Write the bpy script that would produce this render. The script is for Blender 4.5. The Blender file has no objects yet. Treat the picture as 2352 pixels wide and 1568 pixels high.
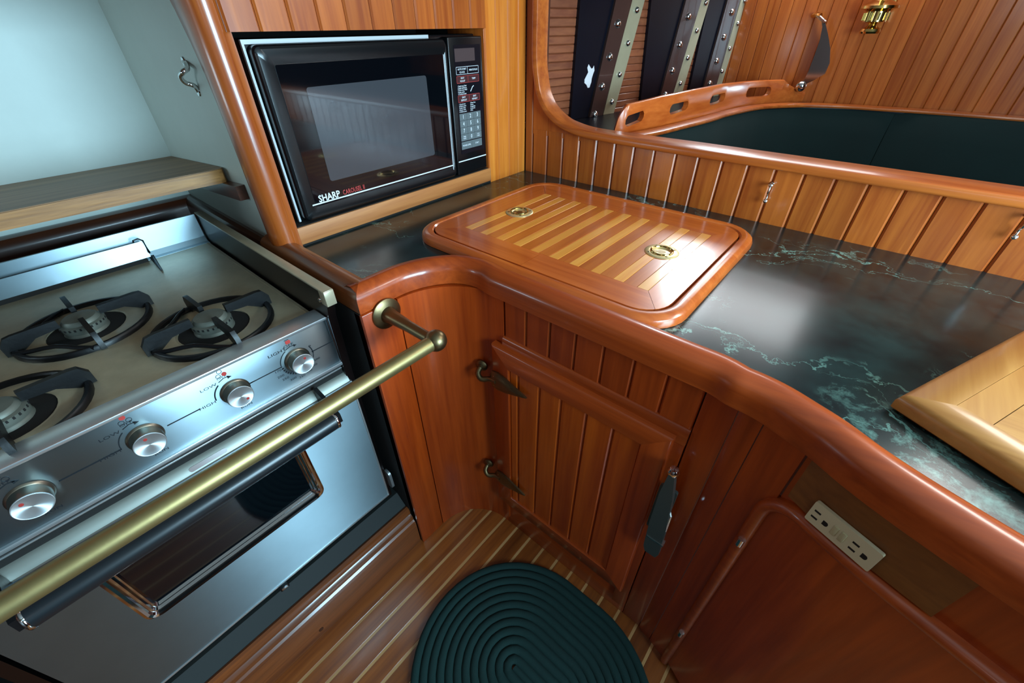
import bpy, bmesh, math, random
from mathutils import Vector, Matrix
from mathutils.geometry import tessellate_polygon
random.seed(7)
# ------------------------------------------------------------------ units
# Geometry is written in units of U metres; z = 0 is the top of the galley worktop,
# x runs along the saloon partition, y across the microwave bulkhead, floor at z = ZF.
U = 0.41
ZF = -2.18
def W(p):
    return Vector((p[0]*U, p[1]*U, (p[2]-ZF)*U))
FOC = 951.0
YAW, PIT, ROL = math.radians(130.74), math.radians(37.30), math.radians(-0.64)
CAM = Vector((2.3614546, -2.93829057, 1.0))
_f = Vector((math.cos(YAW)*math.cos(PIT), math.sin(YAW)*math.cos(PIT), -math.sin(PIT)))
_r = Vector((math.sin(YAW), -math.cos(YAW), 0)); _u = _r.cross(_f)
RX = _r*math.cos(ROL)+_u*math.sin(ROL); UP = -_r*math.sin(ROL)+_u*math.cos(ROL)
def ray(px, py):
    return RX*((px-1176)/FOC) - UP*((py-784)/FOC) + _f
def at(px, py, ax, val):
    "point of the real plane axis=val seen at a pixel of the photograph"
    d = ray(px, py); t = (val-CAM[ax])/d[ax]; return CAM+d*t
def atp(px, py, P, N):
    d = ray(px, py); P = Vector(P); N = Vector(N); t = ((P-CAM).dot(N))/d.dot(N); return CAM+d*t

sc = bpy.context.scene
cam_d = bpy.data.cameras.new('camera'); cam = bpy.data.objects.new('camera', cam_d)
sc.collection.objects.link(cam); sc.camera = cam
cam_d.sensor_width = 36.0; cam_d.lens = FOC/2352*36.0; cam_d.clip_start = 0.01
m = Matrix((RX, UP, -_f)).transposed().to_4x4(); m.translation = W(CAM); cam.matrix_world = m

# ------------------------------------------------------------------ light
sc.view_settings.view_transform = 'Standard'; sc.view_settings.look = 'None'
sc.view_settings.gamma = 1; sc.view_settings.use_curve_mapping = False
sc.view_settings.exposure = 0.08
sc.cycles.use_denoising = True
sc.cycles.max_bounces = 8; sc.cycles.sample_clamp_indirect = 6
w = bpy.data.worlds.new('world'); sc.world = w; w.use_nodes = True
w.node_tree.nodes['Background'].inputs[0].default_value = (0.75, 0.88, 1.0, 1)
w.node_tree.nodes['Background'].inputs[1].default_value = 0.05
def area(name, loc, target, sx, sy, power, col):
    d = bpy.data.lights.new(name, 'AREA'); d.shape = 'RECTANGLE'; d.size = sx*U; d.size_y = sy*U
    d.energy = power; d.color = col
    o = bpy.data.objects.new(name, d); sc.collection.objects.link(o)
    o.location = W(loc); o.rotation_euler = (W(target)-W(loc)).to_track_quat('-Z', 'Y').to_euler()
    return o
# daylight through the deck hatch, the saloon portlights and the companionway, plus an added niche fill
area('galley_hatch_daylight', (3.6, 0.1, 2.24), (2.0, -1.2, 0), 1.1, 1.1, 11, (1.0, 0.97, 0.92))
area('saloon_portlight_daylight', (0.72, 2.9, 1.94), (0.9, -0.5, 0.4), 0.5, 0.36, 6, (0.80, 0.92, 1.0))
area('saloon_hatch_daylight', (1.5, 2.5, 2.24), (1.6, 0.5, 0), 1.7, 1.0, 6, (0.95, 0.98, 1.0))
area('companionway_daylight', (5.3, -1.85, 0.5), (0.5, -2.2, -0.2), 2.3, 2.2, 100, (0.50, 0.81, 1.0))
area('niche_fill_light', (-0.75, -4.7, 0.62), (-0.9, -2.1, 0.4), 0.7, 0.45, 2.2, (0.62, 0.86, 1.0))  # unseen lamp added to brighten the side and back of the niche
area('quarter_portlight_daylight', (3.5, -4.7, 1.35), (2.9, 3.0, 0.8), 1.1, 0.5, 0.8, (0.95, 0.97, 1.0))

# ------------------------------------------------------------------ mesh helpers
class MB:
    def __init__(s): s.v = []; s.f = []
    def add(s, vs, fs):
        n = len(s.v); s.v += [Vector(v) for v in vs]; s.f += [[i+n for i in f] for f in fs]; return s
    def merge(s, o): return s.add(o.v, o.f)
def FR(o=(0,0,0), a=(1,0,0), b=(0,1,0), c=(0,0,1)):
    o, a, b, c = Vector(o), Vector(a), Vector(b), Vector(c)
    return lambda p: o+a*p[0]+b*p[1]+c*p[2]
ID = FR()
def bevbox(x, y, z, bev=0.0, seg=2):
    bm = bmesh.new(); bmesh.ops.create_cube(bm, size=1)
    for v in bm.verts:
        v.co = Vector(((x[0]+x[1])/2+v.co.x*(x[1]-x[0]), (y[0]+y[1])/2+v.co.y*(y[1]-y[0]), (z[0]+z[1])/2+v.co.z*(z[1]-z[0])))
    if bev: bmesh.ops.bevel(bm, geom=list(bm.edges), offset=bev, segments=seg, profile=0.5, affect='EDGES')
    bm.verts.index_update()
    r = ([v.co.copy() for v in bm.verts], [[v.index for v in f.verts] for f in bm.faces]); bm.free(); return r
def box(x, y, z, bev=0.0, fr=ID, seg=2):
    m_ = MB(); vs, fs = bevbox(x, y, z, bev, seg); return m_.add([fr(v) for v in vs], fs)
def prism(poly, lo, hi, fr=ID, holes=(), order=(0,1,2), bev=0.0):
    "extrude a 2D polygon (with holes) from lo to hi; order tells where (u, v, depth) land"
    m_ = MB(); loops = [list(poly)]+[list(h) for h in holes]
    pts = [p for l in loops for p in l]
    tris = tessellate_polygon([[Vector((p[0], p[1], 0)) for p in l] for l in loops])
    def put(p, d):
        q = [0,0,0]; q[order[0]] = p[0]; q[order[1]] = p[1]; q[order[2]] = d; return fr(q)
    n = len(pts); vs = [put(p, lo) for p in pts]+[put(p, hi) for p in pts]
    fs = []
    if holes:
        fs += [list(t) for t in tris]+[[i+n for i in reversed(t)] for t in tris]
    else:
        fs += [list(range(n))[::-1], list(range(n, 2*n))]
    k = 0
    for l in loops:
        L = len(l)
        for i in range(L):
            a, b = k+i, k+(i+1) % L; fs.append([a, b, b+n, a+n])
        k += L
    return m_.add(vs, fs)
def rrect(x0, x1, y0, y1, r, n=6):
    out = []
    for cx, cy, a0 in ((x1-r, y1-r, 0), (x0+r, y1-r, 90), (x0+r, y0+r, 180), (x1-r, y0+r, 270)):
        for i in range(n+1):
            t = math.radians(a0+90*i/n); out.append((cx+r*math.cos(t), cy+r*math.sin(t)))
    return out
def circ(cx, cy, r, n=24, a0=0): return [(cx+r*math.cos(a0+2*math.pi*i/n), cy+r*math.sin(a0+2*math.pi*i/n)) for i in range(n)]
def sweep(path, prof, up=(0,0,1), closed=False, caps=True, scale=None, pre=None, post=None):
    "profile points (n, u): n along the side normal of the path, u along up"
    m_ = MB(); up = Vector(up).normalized(); P = [Vector(p) for p in path]; n = len(P); k = len(prof); vs = []
    for i, p in enumerate(P):
        a = P[(i-1) % n] if (closed or i > 0) else p; b = P[(i+1) % n] if (closed or i < n-1) else p
        if i == 0 and pre is not None and not closed: a = Vector(pre)
        if i == n-1 and post is not None and not closed: b = Vector(post)
        t1 = (p-a); t2 = (b-p)
        t1 = t1.normalized() if t1.length > 1e-9 else None; t2 = t2.normalized() if t2.length > 1e-9 else None
        t = (t1+t2).normalized() if (t1 and t2) else (t1 or t2)
        s = t.cross(up).normalized(); uu = s.cross(t).normalized()
        mit = 1.0
        if t1 and t2:
            c = max(0.3, t.dot(t2)); mit = 1/c
        q = scale[i] if scale else 1.0
        for (a_, b_) in prof: vs.append(p+s*(a_*mit*q)+uu*(b_*q))
    fs = []
    R_ = n if closed else n-1
    for i in range(R_):
        j = (i+1) % n
        for a_ in range(k):
            b_ = (a_+1) % k; fs.append([i*k+a_, i*k+b_, j*k+b_, j*k+a_])
    if caps and not closed: fs += [list(range(k))[::-1], [(n-1)*k+i for i in range(k)]]
    return m_.add(vs, fs)
def tube(path, r, n=12, closed=False, scale=None):
    P = [Vector(p) for p in path]; d = (P[-1]-P[0]) if not closed else Vector((0,0,1))
    up = Vector((0,0,1)) if abs(d.normalized().z) < 0.9 or closed else Vector((1,0,0.01))
    return sweep(P, circ(0, 0, r, n), up, closed, True, scale)
def lathe(prof, c, axis=(0,0,1), n=24, caps=True):
    "prof: (radius, height) pairs along axis from c"
    m_ = MB(); ax = Vector(axis).normalized(); c = Vector(c)
    s = ax.orthogonal().normalized(); t = ax.cross(s); vs = []; k = n
    for (r, h) in prof:
        for i in range(n):
            a = 2*math.pi*i/n; vs.append(c+ax*h+s*(r*math.cos(a))+t*(r*math.sin(a)))
    fs = []
    for j in range(len(prof)-1):
        for i in range(n): fs.append([j*k+i, j*k+(i+1) % n, (j+1)*k+(i+1) % n, (j+1)*k+i])
    if caps: fs += [list(range(n))[::-1], [(len(prof)-1)*k+i for i in range(n)]]
    return m_.add(vs, fs)
def arc(cx, cy, r, a0, a1, n=10): return [(cx+r*math.cos(math.radians(a0+(a1-a0)*i/n)), cy+r*math.sin(math.radians(a0+(a1-a0)*i/n))) for i in range(n+1)]
def rib2d(pts, wd):
    "closed polygon around an open 2D polyline"
    L, R_ = [], []
    for i, p in enumerate(pts):
        a = pts[max(0, i-1)]; b = pts[min(len(pts)-1, i+1)]
        dx, dy = b[0]-a[0], b[1]-a[1]; l = math.hypot(dx, dy) or 1; nx, ny = -dy/l*wd/2, dx/l*wd/2
        L.append((p[0]+nx, p[1]+ny)); R_.append((p[0]-nx, p[1]-ny))
    return L+R_[::-1]
def spline(pts, n=8):
    P = [Vector(p) for p in pts]; out = []
    for i in range(len(P)-1):
        p0 = P[max(0, i-1)]; p1 = P[i]; p2 = P[i+1]; p3 = P[min(len(P)-1, i+2)]
        for k in range(n):
            t = k/n; out.append(0.5*((2*p1)+(p2-p0)*t+(2*p0-5*p1+4*p2-p3)*t*t+(3*p1-p0-3*p2+p3)*t**3))
    out.append(P[-1]); return out

ORG = {}
def _tag(o, label=None, cat=None, group=None, kind=None):
    if label: o['label'] = label
    if cat: o['category'] = cat
    if group: o['group'] = group
    if kind: o['kind'] = kind
def obj(name, mb, mat, parent=None, label=None, cat=None, group=None, kind=None, sharp=38, org=None):
    ws = [W(v) for v in mb.v]
    lo = Vector([min(v[i] for v in ws) for i in range(3)]); hi = Vector([max(v[i] for v in ws) for i in range(3)])
    o_ = Vector(((lo.x+hi.x)/2, (lo.y+hi.y)/2, lo.z)) if org is None else W(org)
    bm = bmesh.new(); vv = [bm.verts.new(v-o_) for v in ws]
    for f in mb.f:
        try: bm.faces.new([vv[i] for i in f])
        except ValueError: pass
    bmesh.ops.remove_doubles(bm, verts=bm.verts, dist=1e-6)
    bmesh.ops.recalc_face_normals(bm, faces=bm.faces)
    ca = math.radians(sharp)
    for f in bm.faces: f.smooth = True
    for e in bm.edges:
        if len(e.link_faces) == 2 and e.calc_face_angle(0) > ca: e.smooth = False
    me = bpy.data.meshes.new(name); bm.to_mesh(me); bm.free(); me.materials.append(mat)
    o = bpy.data.objects.new(name, me); sc.collection.objects.link(o)
    ORG[o.name] = o_
    if parent is not None: o.parent = parent; o.location = o_-ORG[parent.name]
    else: o.location = o_
    _tag(o, label, cat, group, kind)
    return o
def empty(name, loc, label=None, cat=None, group=None, kind=None):
    o = bpy.data.objects.new(name, None); sc.collection.objects.link(o); o.empty_display_size = 0.05
    o.location = W(loc); ORG[o.name] = W(loc); _tag(o, label, cat, group, kind); return o
def clone(src, parent, delta):
    "copy a part next to its source, moved by delta (units)"
    o = src.copy(); sc.collection.objects.link(o); o.parent = parent
    dw = Vector(delta)*U; o.location = src.location+dw; ORG[o.name] = ORG[src.name]+dw; return o
def clone_tree(src, delta, label=None):
    r = clone(src, None, delta)
    if label: r['label'] = label
    for c in list(src.children):
        k = clone(c, r, (0,0,0)); ORG[k.name] = ORG[c.name]+Vector(delta)*U
        for g in list(c.children): clone(g, k, (0,0,0))
    return r

# ------------------------------------------------------------------ materials
MATS = {}
def newmat(name):
    m_ = bpy.data.materials.new(name); m_.use_nodes = True; nt = m_.node_tree
    b = nt.nodes['Principled BSDF']; return m_, nt, b
def srgb(h):
    c = [int(h[i:i+2], 16)/255 for i in (0, 2, 4)]
    return tuple([(x/12.92 if x <= .04045 else ((x+.055)/1.055)**2.4) for x in c]+[1.0])
def N(nt, typ, **kw):
    n = nt.nodes.new(typ)
    for k, v in kw.items():
        if k in n.inputs: n.inputs[k].default_value = v
        else: setattr(n, k, v)
    return n
def coords(nt, scale, rnd=True, rot=(0,0,0)):
    tc = N(nt, 'ShaderNodeTexCoord'); mp = N(nt, 'ShaderNodeMapping')
    mp.inputs['Scale'].default_value = scale; mp.inputs['Rotation'].default_value = rot
    src = tc.outputs['Object']
    if rnd:
        oi = N(nt, 'ShaderNodeObjectInfo'); ad = N(nt, 'ShaderNodeVectorMath', operation='MULTIPLY_ADD')
        cx = N(nt, 'ShaderNodeCombineXYZ')
        for i in range(3): nt.links.new(oi.outputs['Random'], cx.inputs[i])
        nt.links.new(cx.outputs[0], ad.inputs[0]); ad.inputs[1].default_value = (17, 23, 31)
        nt.links.new(src, ad.inputs[2]); src = ad.outputs[0]
    nt.links.new(src, mp.inputs['Vector']); return mp.outputs[0]
def wood(name, dark, light, axis='z', rough=0.34, coat=0.5, vary=0.25, fine=1.0, coatr=0.14, bump=0.15, ang=0.0):
    m_, nt, b = newmat(name); s = {'x': (1.6, 34, 34), 'y': (34, 1.6, 34), 'z': (34, 34, 1.6)}[axis]
    s = tuple(v*fine for v in s)
    v = coords(nt, s, True, (0, 0, ang))
    n1 = N(nt, 'ShaderNodeTexNoise', Scale=1.0, Detail=5.0, Roughness=0.6, Distortion=0.6); nt.links.new(v, n1.inputs['Vector'])
    s2 = tuple(x*4.5 for x in s); v2 = coords(nt, s2, True, (0, 0, ang))
    n2 = N(nt, 'ShaderNodeTexNoise', Scale=1.0, Detail=3.0); nt.links.new(v2, n2.inputs['Vector'])
    mx = N(nt, 'ShaderNodeMath', operation='MULTIPLY_ADD'); nt.links.new(n2.outputs[0], mx.inputs[0]); mx.inputs[1].default_value = 0.35
    nt.links.new(n1.outputs[0], mx.inputs[2])
    cr = N(nt, 'ShaderNodeValToRGB'); cr.color_ramp.elements[0].position = 0.45; cr.color_ramp.elements[1].position = 0.9
    cr.color_ramp.elements[0].color = srgb(dark); cr.color_ramp.elements[1].color = srgb(light)
    nt.links.new(mx.outputs[0], cr.inputs[0])
    oi = N(nt, 'ShaderNodeObjectInfo'); mr = N(nt, 'ShaderNodeMapRange'); mr.inputs[3].default_value = 1-vary; mr.inputs[4].default_value = 1+vary
    nt.links.new(oi.outputs['Random'], mr.inputs[0])
    hs = N(nt, 'ShaderNodeHueSaturation'); nt.links.new(cr.outputs[0], hs.inputs['Color']); nt.links.new(mr.outputs[0], hs.inputs['Value'])
    nt.links.new(hs.outputs[0], b.inputs['Base Color'])
    b.inputs['Roughness'].default_value = rough; b.inputs['Coat Weight'].default_value = coat; b.inputs['Coat Roughness'].default_value = coatr
    bp = N(nt, 'ShaderNodeBump', Strength=bump, Distance=0.001); nt.links.new(mx.outputs[0], bp.inputs['Height']); nt.links.new(bp.outputs[0], b.inputs['Normal'])
    return m_
def plain(name, col, rough=0.4, metal=0.0, coat=0.0, aniso=0.0, bump=0.0, bscale=200, mott=0.0, emis=None, spec=None, tanaxis=None):
    m_, nt, b = newmat(name); c = srgb(col)
    b.inputs['Base Color'].default_value = c; b.inputs['Roughness'].default_value = rough; b.inputs['Metallic'].default_value = metal
    b.inputs['Coat Weight'].default_value = coat; b.inputs['Anisotropic'].default_value = aniso
    if spec is not None: b.inputs['Specular IOR Level'].default_value = spec
    if mott:
        v = coords(nt, (9, 9, 9)); n1 = N(nt, 'ShaderNodeTexNoise', Scale=1.0, Detail=6.0, Roughness=0.65); nt.links.new(v, n1.inputs['Vector'])
        mr = N(nt, 'ShaderNodeMapRange'); mr.inputs[1].default_value = 0.3; mr.inputs[2].default_value = 0.7; mr.inputs[3].default_value = 1-mott; mr.inputs[4].default_value = 1+mott
        nt.links.new(n1.outputs[0], mr.inputs[0]); hs = N(nt, 'ShaderNodeHueSaturation'); hs.inputs['Color'].default_value = c
        nt.links.new(mr.outputs[0], hs.inputs['Value']); nt.links.new(hs.outputs[0], b.inputs['Base Color'])
    if bump:
        v = coords(nt, (bscale,)*3); n2 = N(nt, 'ShaderNodeTexNoise', Scale=1.0, Detail=4.0); nt.links.new(v, n2.inputs['Vector'])
        bp = N(nt, 'ShaderNodeBump', Strength=bump, Distance=0.001); nt.links.new(n2.outputs[0], bp.inputs['Height']); nt.links.new(bp.outputs[0], b.inputs['Normal'])
    if tanaxis == 'brush_y':
        tg = N(nt, 'ShaderNodeCombineXYZ'); tg.inputs[2].default_value = 1.0; nt.links.new(tg.outputs[0], b.inputs['Tangent'])
    elif tanaxis:
        tg = N(nt, 'ShaderNodeTangent', direction_type='RADIAL', axis=tanaxis); nt.links.new(tg.outputs[0], b.inputs['Tangent'])
    return m_
M = {}
M['oak_z'] = wood('varnished_teak_vertical', '8f3c10', 'b85f20', 'z', vary=0.12)
M['oak_x'] = wood('varnished_teak_lengthwise', '963f12', 'c06424', 'x', vary=0.1)
M['oak_y'] = wood('varnished_teak_crosswise', '963f12', 'c06424', 'y', vary=0.1)
M['amber_z'] = wood('amber_varnished_teak', 'bd5f18', 'dc8430', 'z', vary=0.08)
M['red_z'] = wood('red_mahogany_vertical', '842904', 'ae430e', 'z', vary=0.1)
M['red_x'] = wood('red_mahogany_lengthwise', '86300a', 'ae4814', 'x', vary=0.08)
M['dark_y'] = wood('dark_stained_trim', '3a1c0e', '5b2d18', 'y', rough=0.35, coat=0.4)
M['dark_x'] = wood('dark_stained_trim_lengthwise', '3a1c0e', '5b2d18', 'x', rough=0.35, coat=0.4)
M['far_z'] = wood('saloon_bulkhead_teak', '9a4112', 'c2662a', 'z', rough=0.28, coat=0.8, vary=0.12)
M['slat_y'] = wood('hull_ceiling_slats', '6e341e', '90502f', 'y', rough=0.5, coat=0.15, vary=0.12)
M['lid_light'] = wood('pale_lid_slat', 'e0872a', 'f2a84c', 'y', rough=0.3, coat=0.7, vary=0.06)
M['lid_dark'] = wood('brown_lid_slat', 'b4561a', 'd07228', 'y', rough=0.3, coat=0.7, vary=0.08)
M['lid_frame_x'] = wood('lid_frame_lengthwise', 'ae4a16', 'd06a2a', 'x', rough=0.28, coat=0.8, vary=0.05)
M['lid_frame_y'] = wood('lid_frame_crosswise', 'ae4a16', 'd06a2a', 'y', rough=0.28, coat=0.8, vary=0.05)
M['oaklid_a'] = wood('honey_board', 'a96a2a', 'c68a44', 'y', rough=0.35, coat=0.4, vary=0.08, ang=-0.4)
M['oaklid_b'] = wood('honey_board_lengthwise', 'a96a2a', 'c68a44', 'x', rough=0.35, coat=0.4, vary=0.05, ang=0.6)
M['floor_y'] = wood('cabin_sole_teak', '6f3412', 'a0561f', 'y', rough=0.35, coat=0.4, vary=0.18)
M['holly'] = wood('pale_holly_inlay', 'b07c48', 'cf9c66', 'y', rough=0.4, coat=0.4, vary=0.1)
M['shelf'] = wood('worn_bare_shelf', '664628', '9a7046', 'y', rough=0.55, coat=0.05, vary=0.05, bump=0.4)
M['shelf_edge'] = wood('worn_shelf_edge', '6e431c', 'b88044', 'y', rough=0.5, coat=0.1, vary=0.05, fine=1.6, bump=0.5)
M['burl'] = wood('dull_plate_wood', '6b3a14', '86501f', 'x', rough=0.5, coat=0.2)
M['step_y'] = wood('dark_step_wood', '5a2a12', '8a4820', 'y', rough=0.3, coat=0.6, vary=0.05)
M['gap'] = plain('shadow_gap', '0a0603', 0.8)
M['backing'] = plain('groove_backing_wood', '4a1e08', 0.6)
M['cream'] = plain('cream_gelcoat', 'c2ccc4', 0.45, bump=0.05, bscale=15, mott=0.03)
M['overhead'] = plain('grey_headliner', '8f8c86', 0.7)
M['black'] = plain('black_plastic', '0c0d0f', 0.22, bump=0.03)
M['mwglass'] = plain('black_door_glass', '05070b', 0.06, coat=0.5)
M['mwwin'] = plain('oven_mesh_window', '3b3c40', 0.12, coat=0.6)
M['mwdark'] = plain('control_panel_film', '0d0f16', 0.2)
M['keygrey'] = plain('grey_keypad', '5d6668', 0.4)
M['display'] = plain('brown_display_window', '4a3c3c', 0.12)
M['sill'] = wood('bare_sill_wood', '9c5828', 'c27e44', 'y', rough=0.55, coat=0.0, vary=0.03)
M['case_edge'] = plain('pale_case_edge', 'b9bdbf', 0.4)  # one even pale colour for the oven case edge
M['print_white'] = plain('white_print', 'd8dde2', 0.5)
M['print_red'] = plain('red_print', 'b83a34', 0.5)
M['print_maroon'] = plain('maroon_print', '3a1014', 0.5)
M['print_navy'] = plain('navy_print', '0c1226', 0.5)
M['print_black'] = plain('black_print', '10181f', 0.5)
M['steel'] = plain('brushed_steel_panel', '98aab2', 0.38, 1.0, aniso=0.95, mott=0.05, tanaxis='brush_y')
M['steel_top'] = plain('stained_steel_hob', 'b4a78c', 0.36, 0.45, mott=0.18, bump=0.04, bscale=30)
M['steel_edge'] = plain('polished_steel_edge', 'd6dadb', 0.30, 0.85)
M['steel_dull'] = plain('dull_grey_steel_band', '85877f', 0.42, 0.6, mott=0.06)
M['steel_dark'] = plain('dull_side_steel', '4c4444', 0.3, 1.0)
M['chrome'] = plain('chrome', 'dfe2e4', 0.07, 1.0)
M['alu'] = plain('turned_aluminium', 'e2e8ea', 0.5, 0.85, aniso=0.9, tanaxis='X')
M['knobside'] = plain('knob_side_metal', '9c9484', 0.35, 1.0)
M['castiron'] = plain('black_enamel_grate', '060608', 0.4, 0.0, spec=0.35, bump=0.2, bscale=150, mott=0.2)
M['burner'] = plain('grey_burner_cap', '6c6e64', 0.55, 0.5, bump=0.25, bscale=120, mott=0.15)
M['brass'] = plain('tarnished_brass_tube', '928054', 0.42, 0.85, mott=0.12, bump=0.1, bscale=120)
M['bronze'] = plain('dull_bronze', '7b6a4c', 0.38, 1.0, mott=0.15, bump=0.08)
M['polbrass'] = plain('polished_brass', 'e0bd74', 0.14, 1.0)
M['palebrass'] = plain('satin_brass_plate', 'e6cf98', 0.38, 0.75)
M['rubber'] = plain('black_rubber_handle', '12171b', 0.35, coat=0.1)
M['ovenglass'] = plain('dark_oven_glass', '03060a', 0.08, coat=0.6)
M['navy'] = plain('navy_black_painted_knee', '060914', 0.35, mott=0.2, spec=0.3)
M['leather'] = plain('brown_painted_strap', '3e2a26', 0.2, coat=0.3, mott=0.08)
M['gbronze'] = plain('pale_bronze_strap', 'a89f82', 0.38, 0.3, mott=0.08)
M['chip'] = plain('bare_white_chip', 'd6d2d4', 0.7)
M['green'] = plain('dark_green_velour', '031a17', 0.95, bump=0.3, bscale=300, mott=0.12)
M['rug'] = plain('green_braided_cord', '082c29', 0.9, bump=0.6, bscale=260, mott=0.12)
M['beige'] = plain('beige_outlet_plastic', 'd8cba6', 0.4)
M['beige_d'] = plain('beige_button', 'c0b48c', 0.45)
M['slot'] = plain('outlet_slot_black', '0a0806', 0.7)
M['plinth'] = plain('dark_grey_plinth', '151917', 0.7)
M['darkmetal'] = plain('dark_latch_metal', '4a5250', 0.3, 0.4)
M['wall_dark'] = plain('dark_varnished_wood_wall', '2c1308', 0.5)

def marble():
    m_, nt, b = newmat('green_marble_laminate')
    v = coords(nt, (1, 1, 1), False)
    nd = N(nt, 'ShaderNodeTexNoise', Scale=5.0, Detail=6.0, Roughness=0.6); nt.links.new(v, nd.inputs['Vector'])
    mixv = N(nt, 'ShaderNodeVectorMath', operation='MULTIPLY_ADD'); nt.links.new(nd.outputs['Color'], mixv.inputs[0])
    mixv.inputs[1].default_value = (0.35, 0.35, 0.35); nt.links.new(v, mixv.inputs[2])
    def vein(scale, rot, lo, hi, strx):
        mp = N(nt, 'ShaderNodeMapping'); mp.inputs['Rotation'].default_value = (0, 0, rot); mp.inputs['Scale'].default_value = (strx, scale, 1)
        nt.links.new(mixv.outputs[0], mp.inputs[0])
        n = N(nt, 'ShaderNodeTexNoise', Scale=1.0, Detail=4.0, Roughness=0.55); nt.links.new(mp.outputs[0], n.inputs['Vector'])
        s = N(nt, 'ShaderNodeMath', operation='SUBTRACT'); nt.links.new(n.outputs[0], s.inputs[0]); s.inputs[1].default_value = 0.5
        a = N(nt, 'ShaderNodeMath', operation='ABSOLUTE'); nt.links.new(s.outputs[0], a.inputs[0])
        r = N(nt, 'ShaderNodeMapRange'); r.inputs[1].default_value = lo; r.inputs[2].default_value = hi; r.inputs[3].default_value = 1; r.inputs[4].default_value = 0
        nt.links.new(a.outputs[0], r.inputs[0]); return r.outputs[0]
    v1 = vein(5, 0.15, 0.0, 0.006, 1.2); v2 = vein(11, -0.25, 0.0, 0.010, 3.0)
    mk = N(nt, 'ShaderNodeTexNoise', Scale=3.2, Detail=2.0); nt.links.new(v, mk.inputs['Vector'])
    mkr = N(nt, 'ShaderNodeMapRange'); mkr.inputs[1].default_value = 0.56; mkr.inputs[2].default_value = 0.72; nt.links.new(mk.outputs[0], mkr.inputs[0])
    m2 = N(nt, 'ShaderNodeMath', operation='MULTIPLY'); nt.links.new(v2, m2.inputs[0]); nt.links.new(mkr.outputs[0], m2.inputs[1])
    mks = N(nt, 'ShaderNodeMapRange'); mks.inputs[1].default_value = 0.45; mks.inputs[2].default_value = 0.62; nt.links.new(mk.outputs[0], mks.inputs[0])
    m1 = N(nt, 'ShaderNodeMath', operation='MULTIPLY'); nt.links.new(v1, m1.inputs[0]); nt.links.new(mks.outputs[0], m1.inputs[1])
    # the cloudy pale-green vein patch at the right-hand end
    geo = N(nt, 'ShaderNodeVectorMath', operation='DISTANCE'); nt.links.new(mixv.outputs[0], geo.inputs[0]); geo.inputs[1].default_value = PATCH
    pr = N(nt, 'ShaderNodeMapRange'); pr.inputs[1].default_value = 0.03; pr.inputs[2].default_value = 0.13; pr.inputs[3].default_value = 1; pr.inputs[4].default_value = 0
    nt.links.new(geo.outputs['Value'], pr.inputs[0])
    pn = N(nt, 'ShaderNodeTexNoise', Scale=24.0, Detail=6.0, Roughness=0.7, Distortion=0.3); nt.links.new(v, pn.inputs['Vector'])
    pnr = N(nt, 'ShaderNodeMapRange'); pnr.inputs[1].default_value = 0.50; pnr.inputs[2].default_value = 0.66; nt.links.new(pn.outputs[0], pnr.inputs[0])
    pm = N(nt, 'ShaderNodeMath', operation='MULTIPLY'); nt.links.new(pr.outputs[0], pm.inputs[0]); nt.links.new(pnr.outputs[0], pm.inputs[1])
    ad = N(nt, 'ShaderNodeMath', operation='MAXIMUM'); nt.links.new(m1.outputs[0], ad.inputs[0]); nt.links.new(m2.outputs[0], ad.inputs[1])
    ad2 = N(nt, 'ShaderNodeMath', operation='MAXIMUM'); nt.links.new(ad.outputs[0], ad2.inputs[0]); nt.links.new(pm.outputs[0], ad2.inputs[1])
    bn = N(nt, 'ShaderNodeTexNoise', Scale=9.0, Detail=8.0, Roughness=0.7); nt.links.new(v, bn.inputs['Vector'])
    cr = N(nt, 'ShaderNodeValToRGB'); cr.color_ramp.elements[0].position = 0.35; cr.color_ramp.elements[1].position = 0.72
    cr.color_ramp.elements[0].color = srgb('0a1516'); cr.color_ramp.elements[1].color = srgb('1f3634'); nt.links.new(bn.outputs[0], cr.inputs[0])
    mx = N(nt, 'ShaderNodeMix', data_type='RGBA'); nt.links.new(ad2.outputs[0], mx.inputs['Factor'])
    nt.links.new(cr.outputs[0], mx.inputs[6]); mx.inputs[7].default_value = srgb('6f978a'); nt.links.new(mx.outputs[2], b.inputs['Base Color'])
    b.inputs['Roughness'].default_value = 0.21; b.inputs['Coat Weight'].default_value = 0.1; b.inputs['Coat Roughness'].default_value = 0.12
    return m_
_pp = at(2150, 1100, 2, 0)
PATCH = (_pp.x*U+.175, _pp.y*U+.175, 0.175)
M['marble'] = marble()

def plank_prof(w0, w1, d, c):
    "cross-section of a board with chamfered long edges: u across, v outward"
    return [(w0, 0), (w1, 0), (w1, d-c), (w1-c, d), (w0+c, d), (w0, d-c)]
def plank(name, u0, u1, lo, hi, d, c, fr, mat, parent, order=(0, 2, 1)):
    "fr axes: x across, y outward, z along"
    return obj(name, prism(plank_prof(u0, u1, d, c), lo, hi, fr, order=(0, 1, 2)), mat, parent)

# ================================================================= SETTING
# ---- floor: teak planks with pale inlay strips, all running along y
floor = obj('floor', box((-1.7, 5.4), (-4.8, 3.2), (ZF-0.12, ZF-0.012)), M['backing'], kind='structure', org=(1, -1, ZF-0.12))
X0 = 0.865
for k in range(-1, 35):
    xa = X0+0.1297*k
    y1 = -1.60 if xa < 2.3 else -1.60
    if xa > 0.7:
        obj('plank', prism(plank_prof(xa+0.009, xa+0.1207, 0.02, 0.002), -4.7, y1, FR((0, 0, ZF-0.02), (1,0,0), (0,0,1), (0,1,0))), M['floor_y'], floor)
        obj('inlay_strip', box((xa-0.009, xa+0.009), (-4.7, y1), (ZF-0.02, ZF-0.001)), M['holly'], floor)

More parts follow.
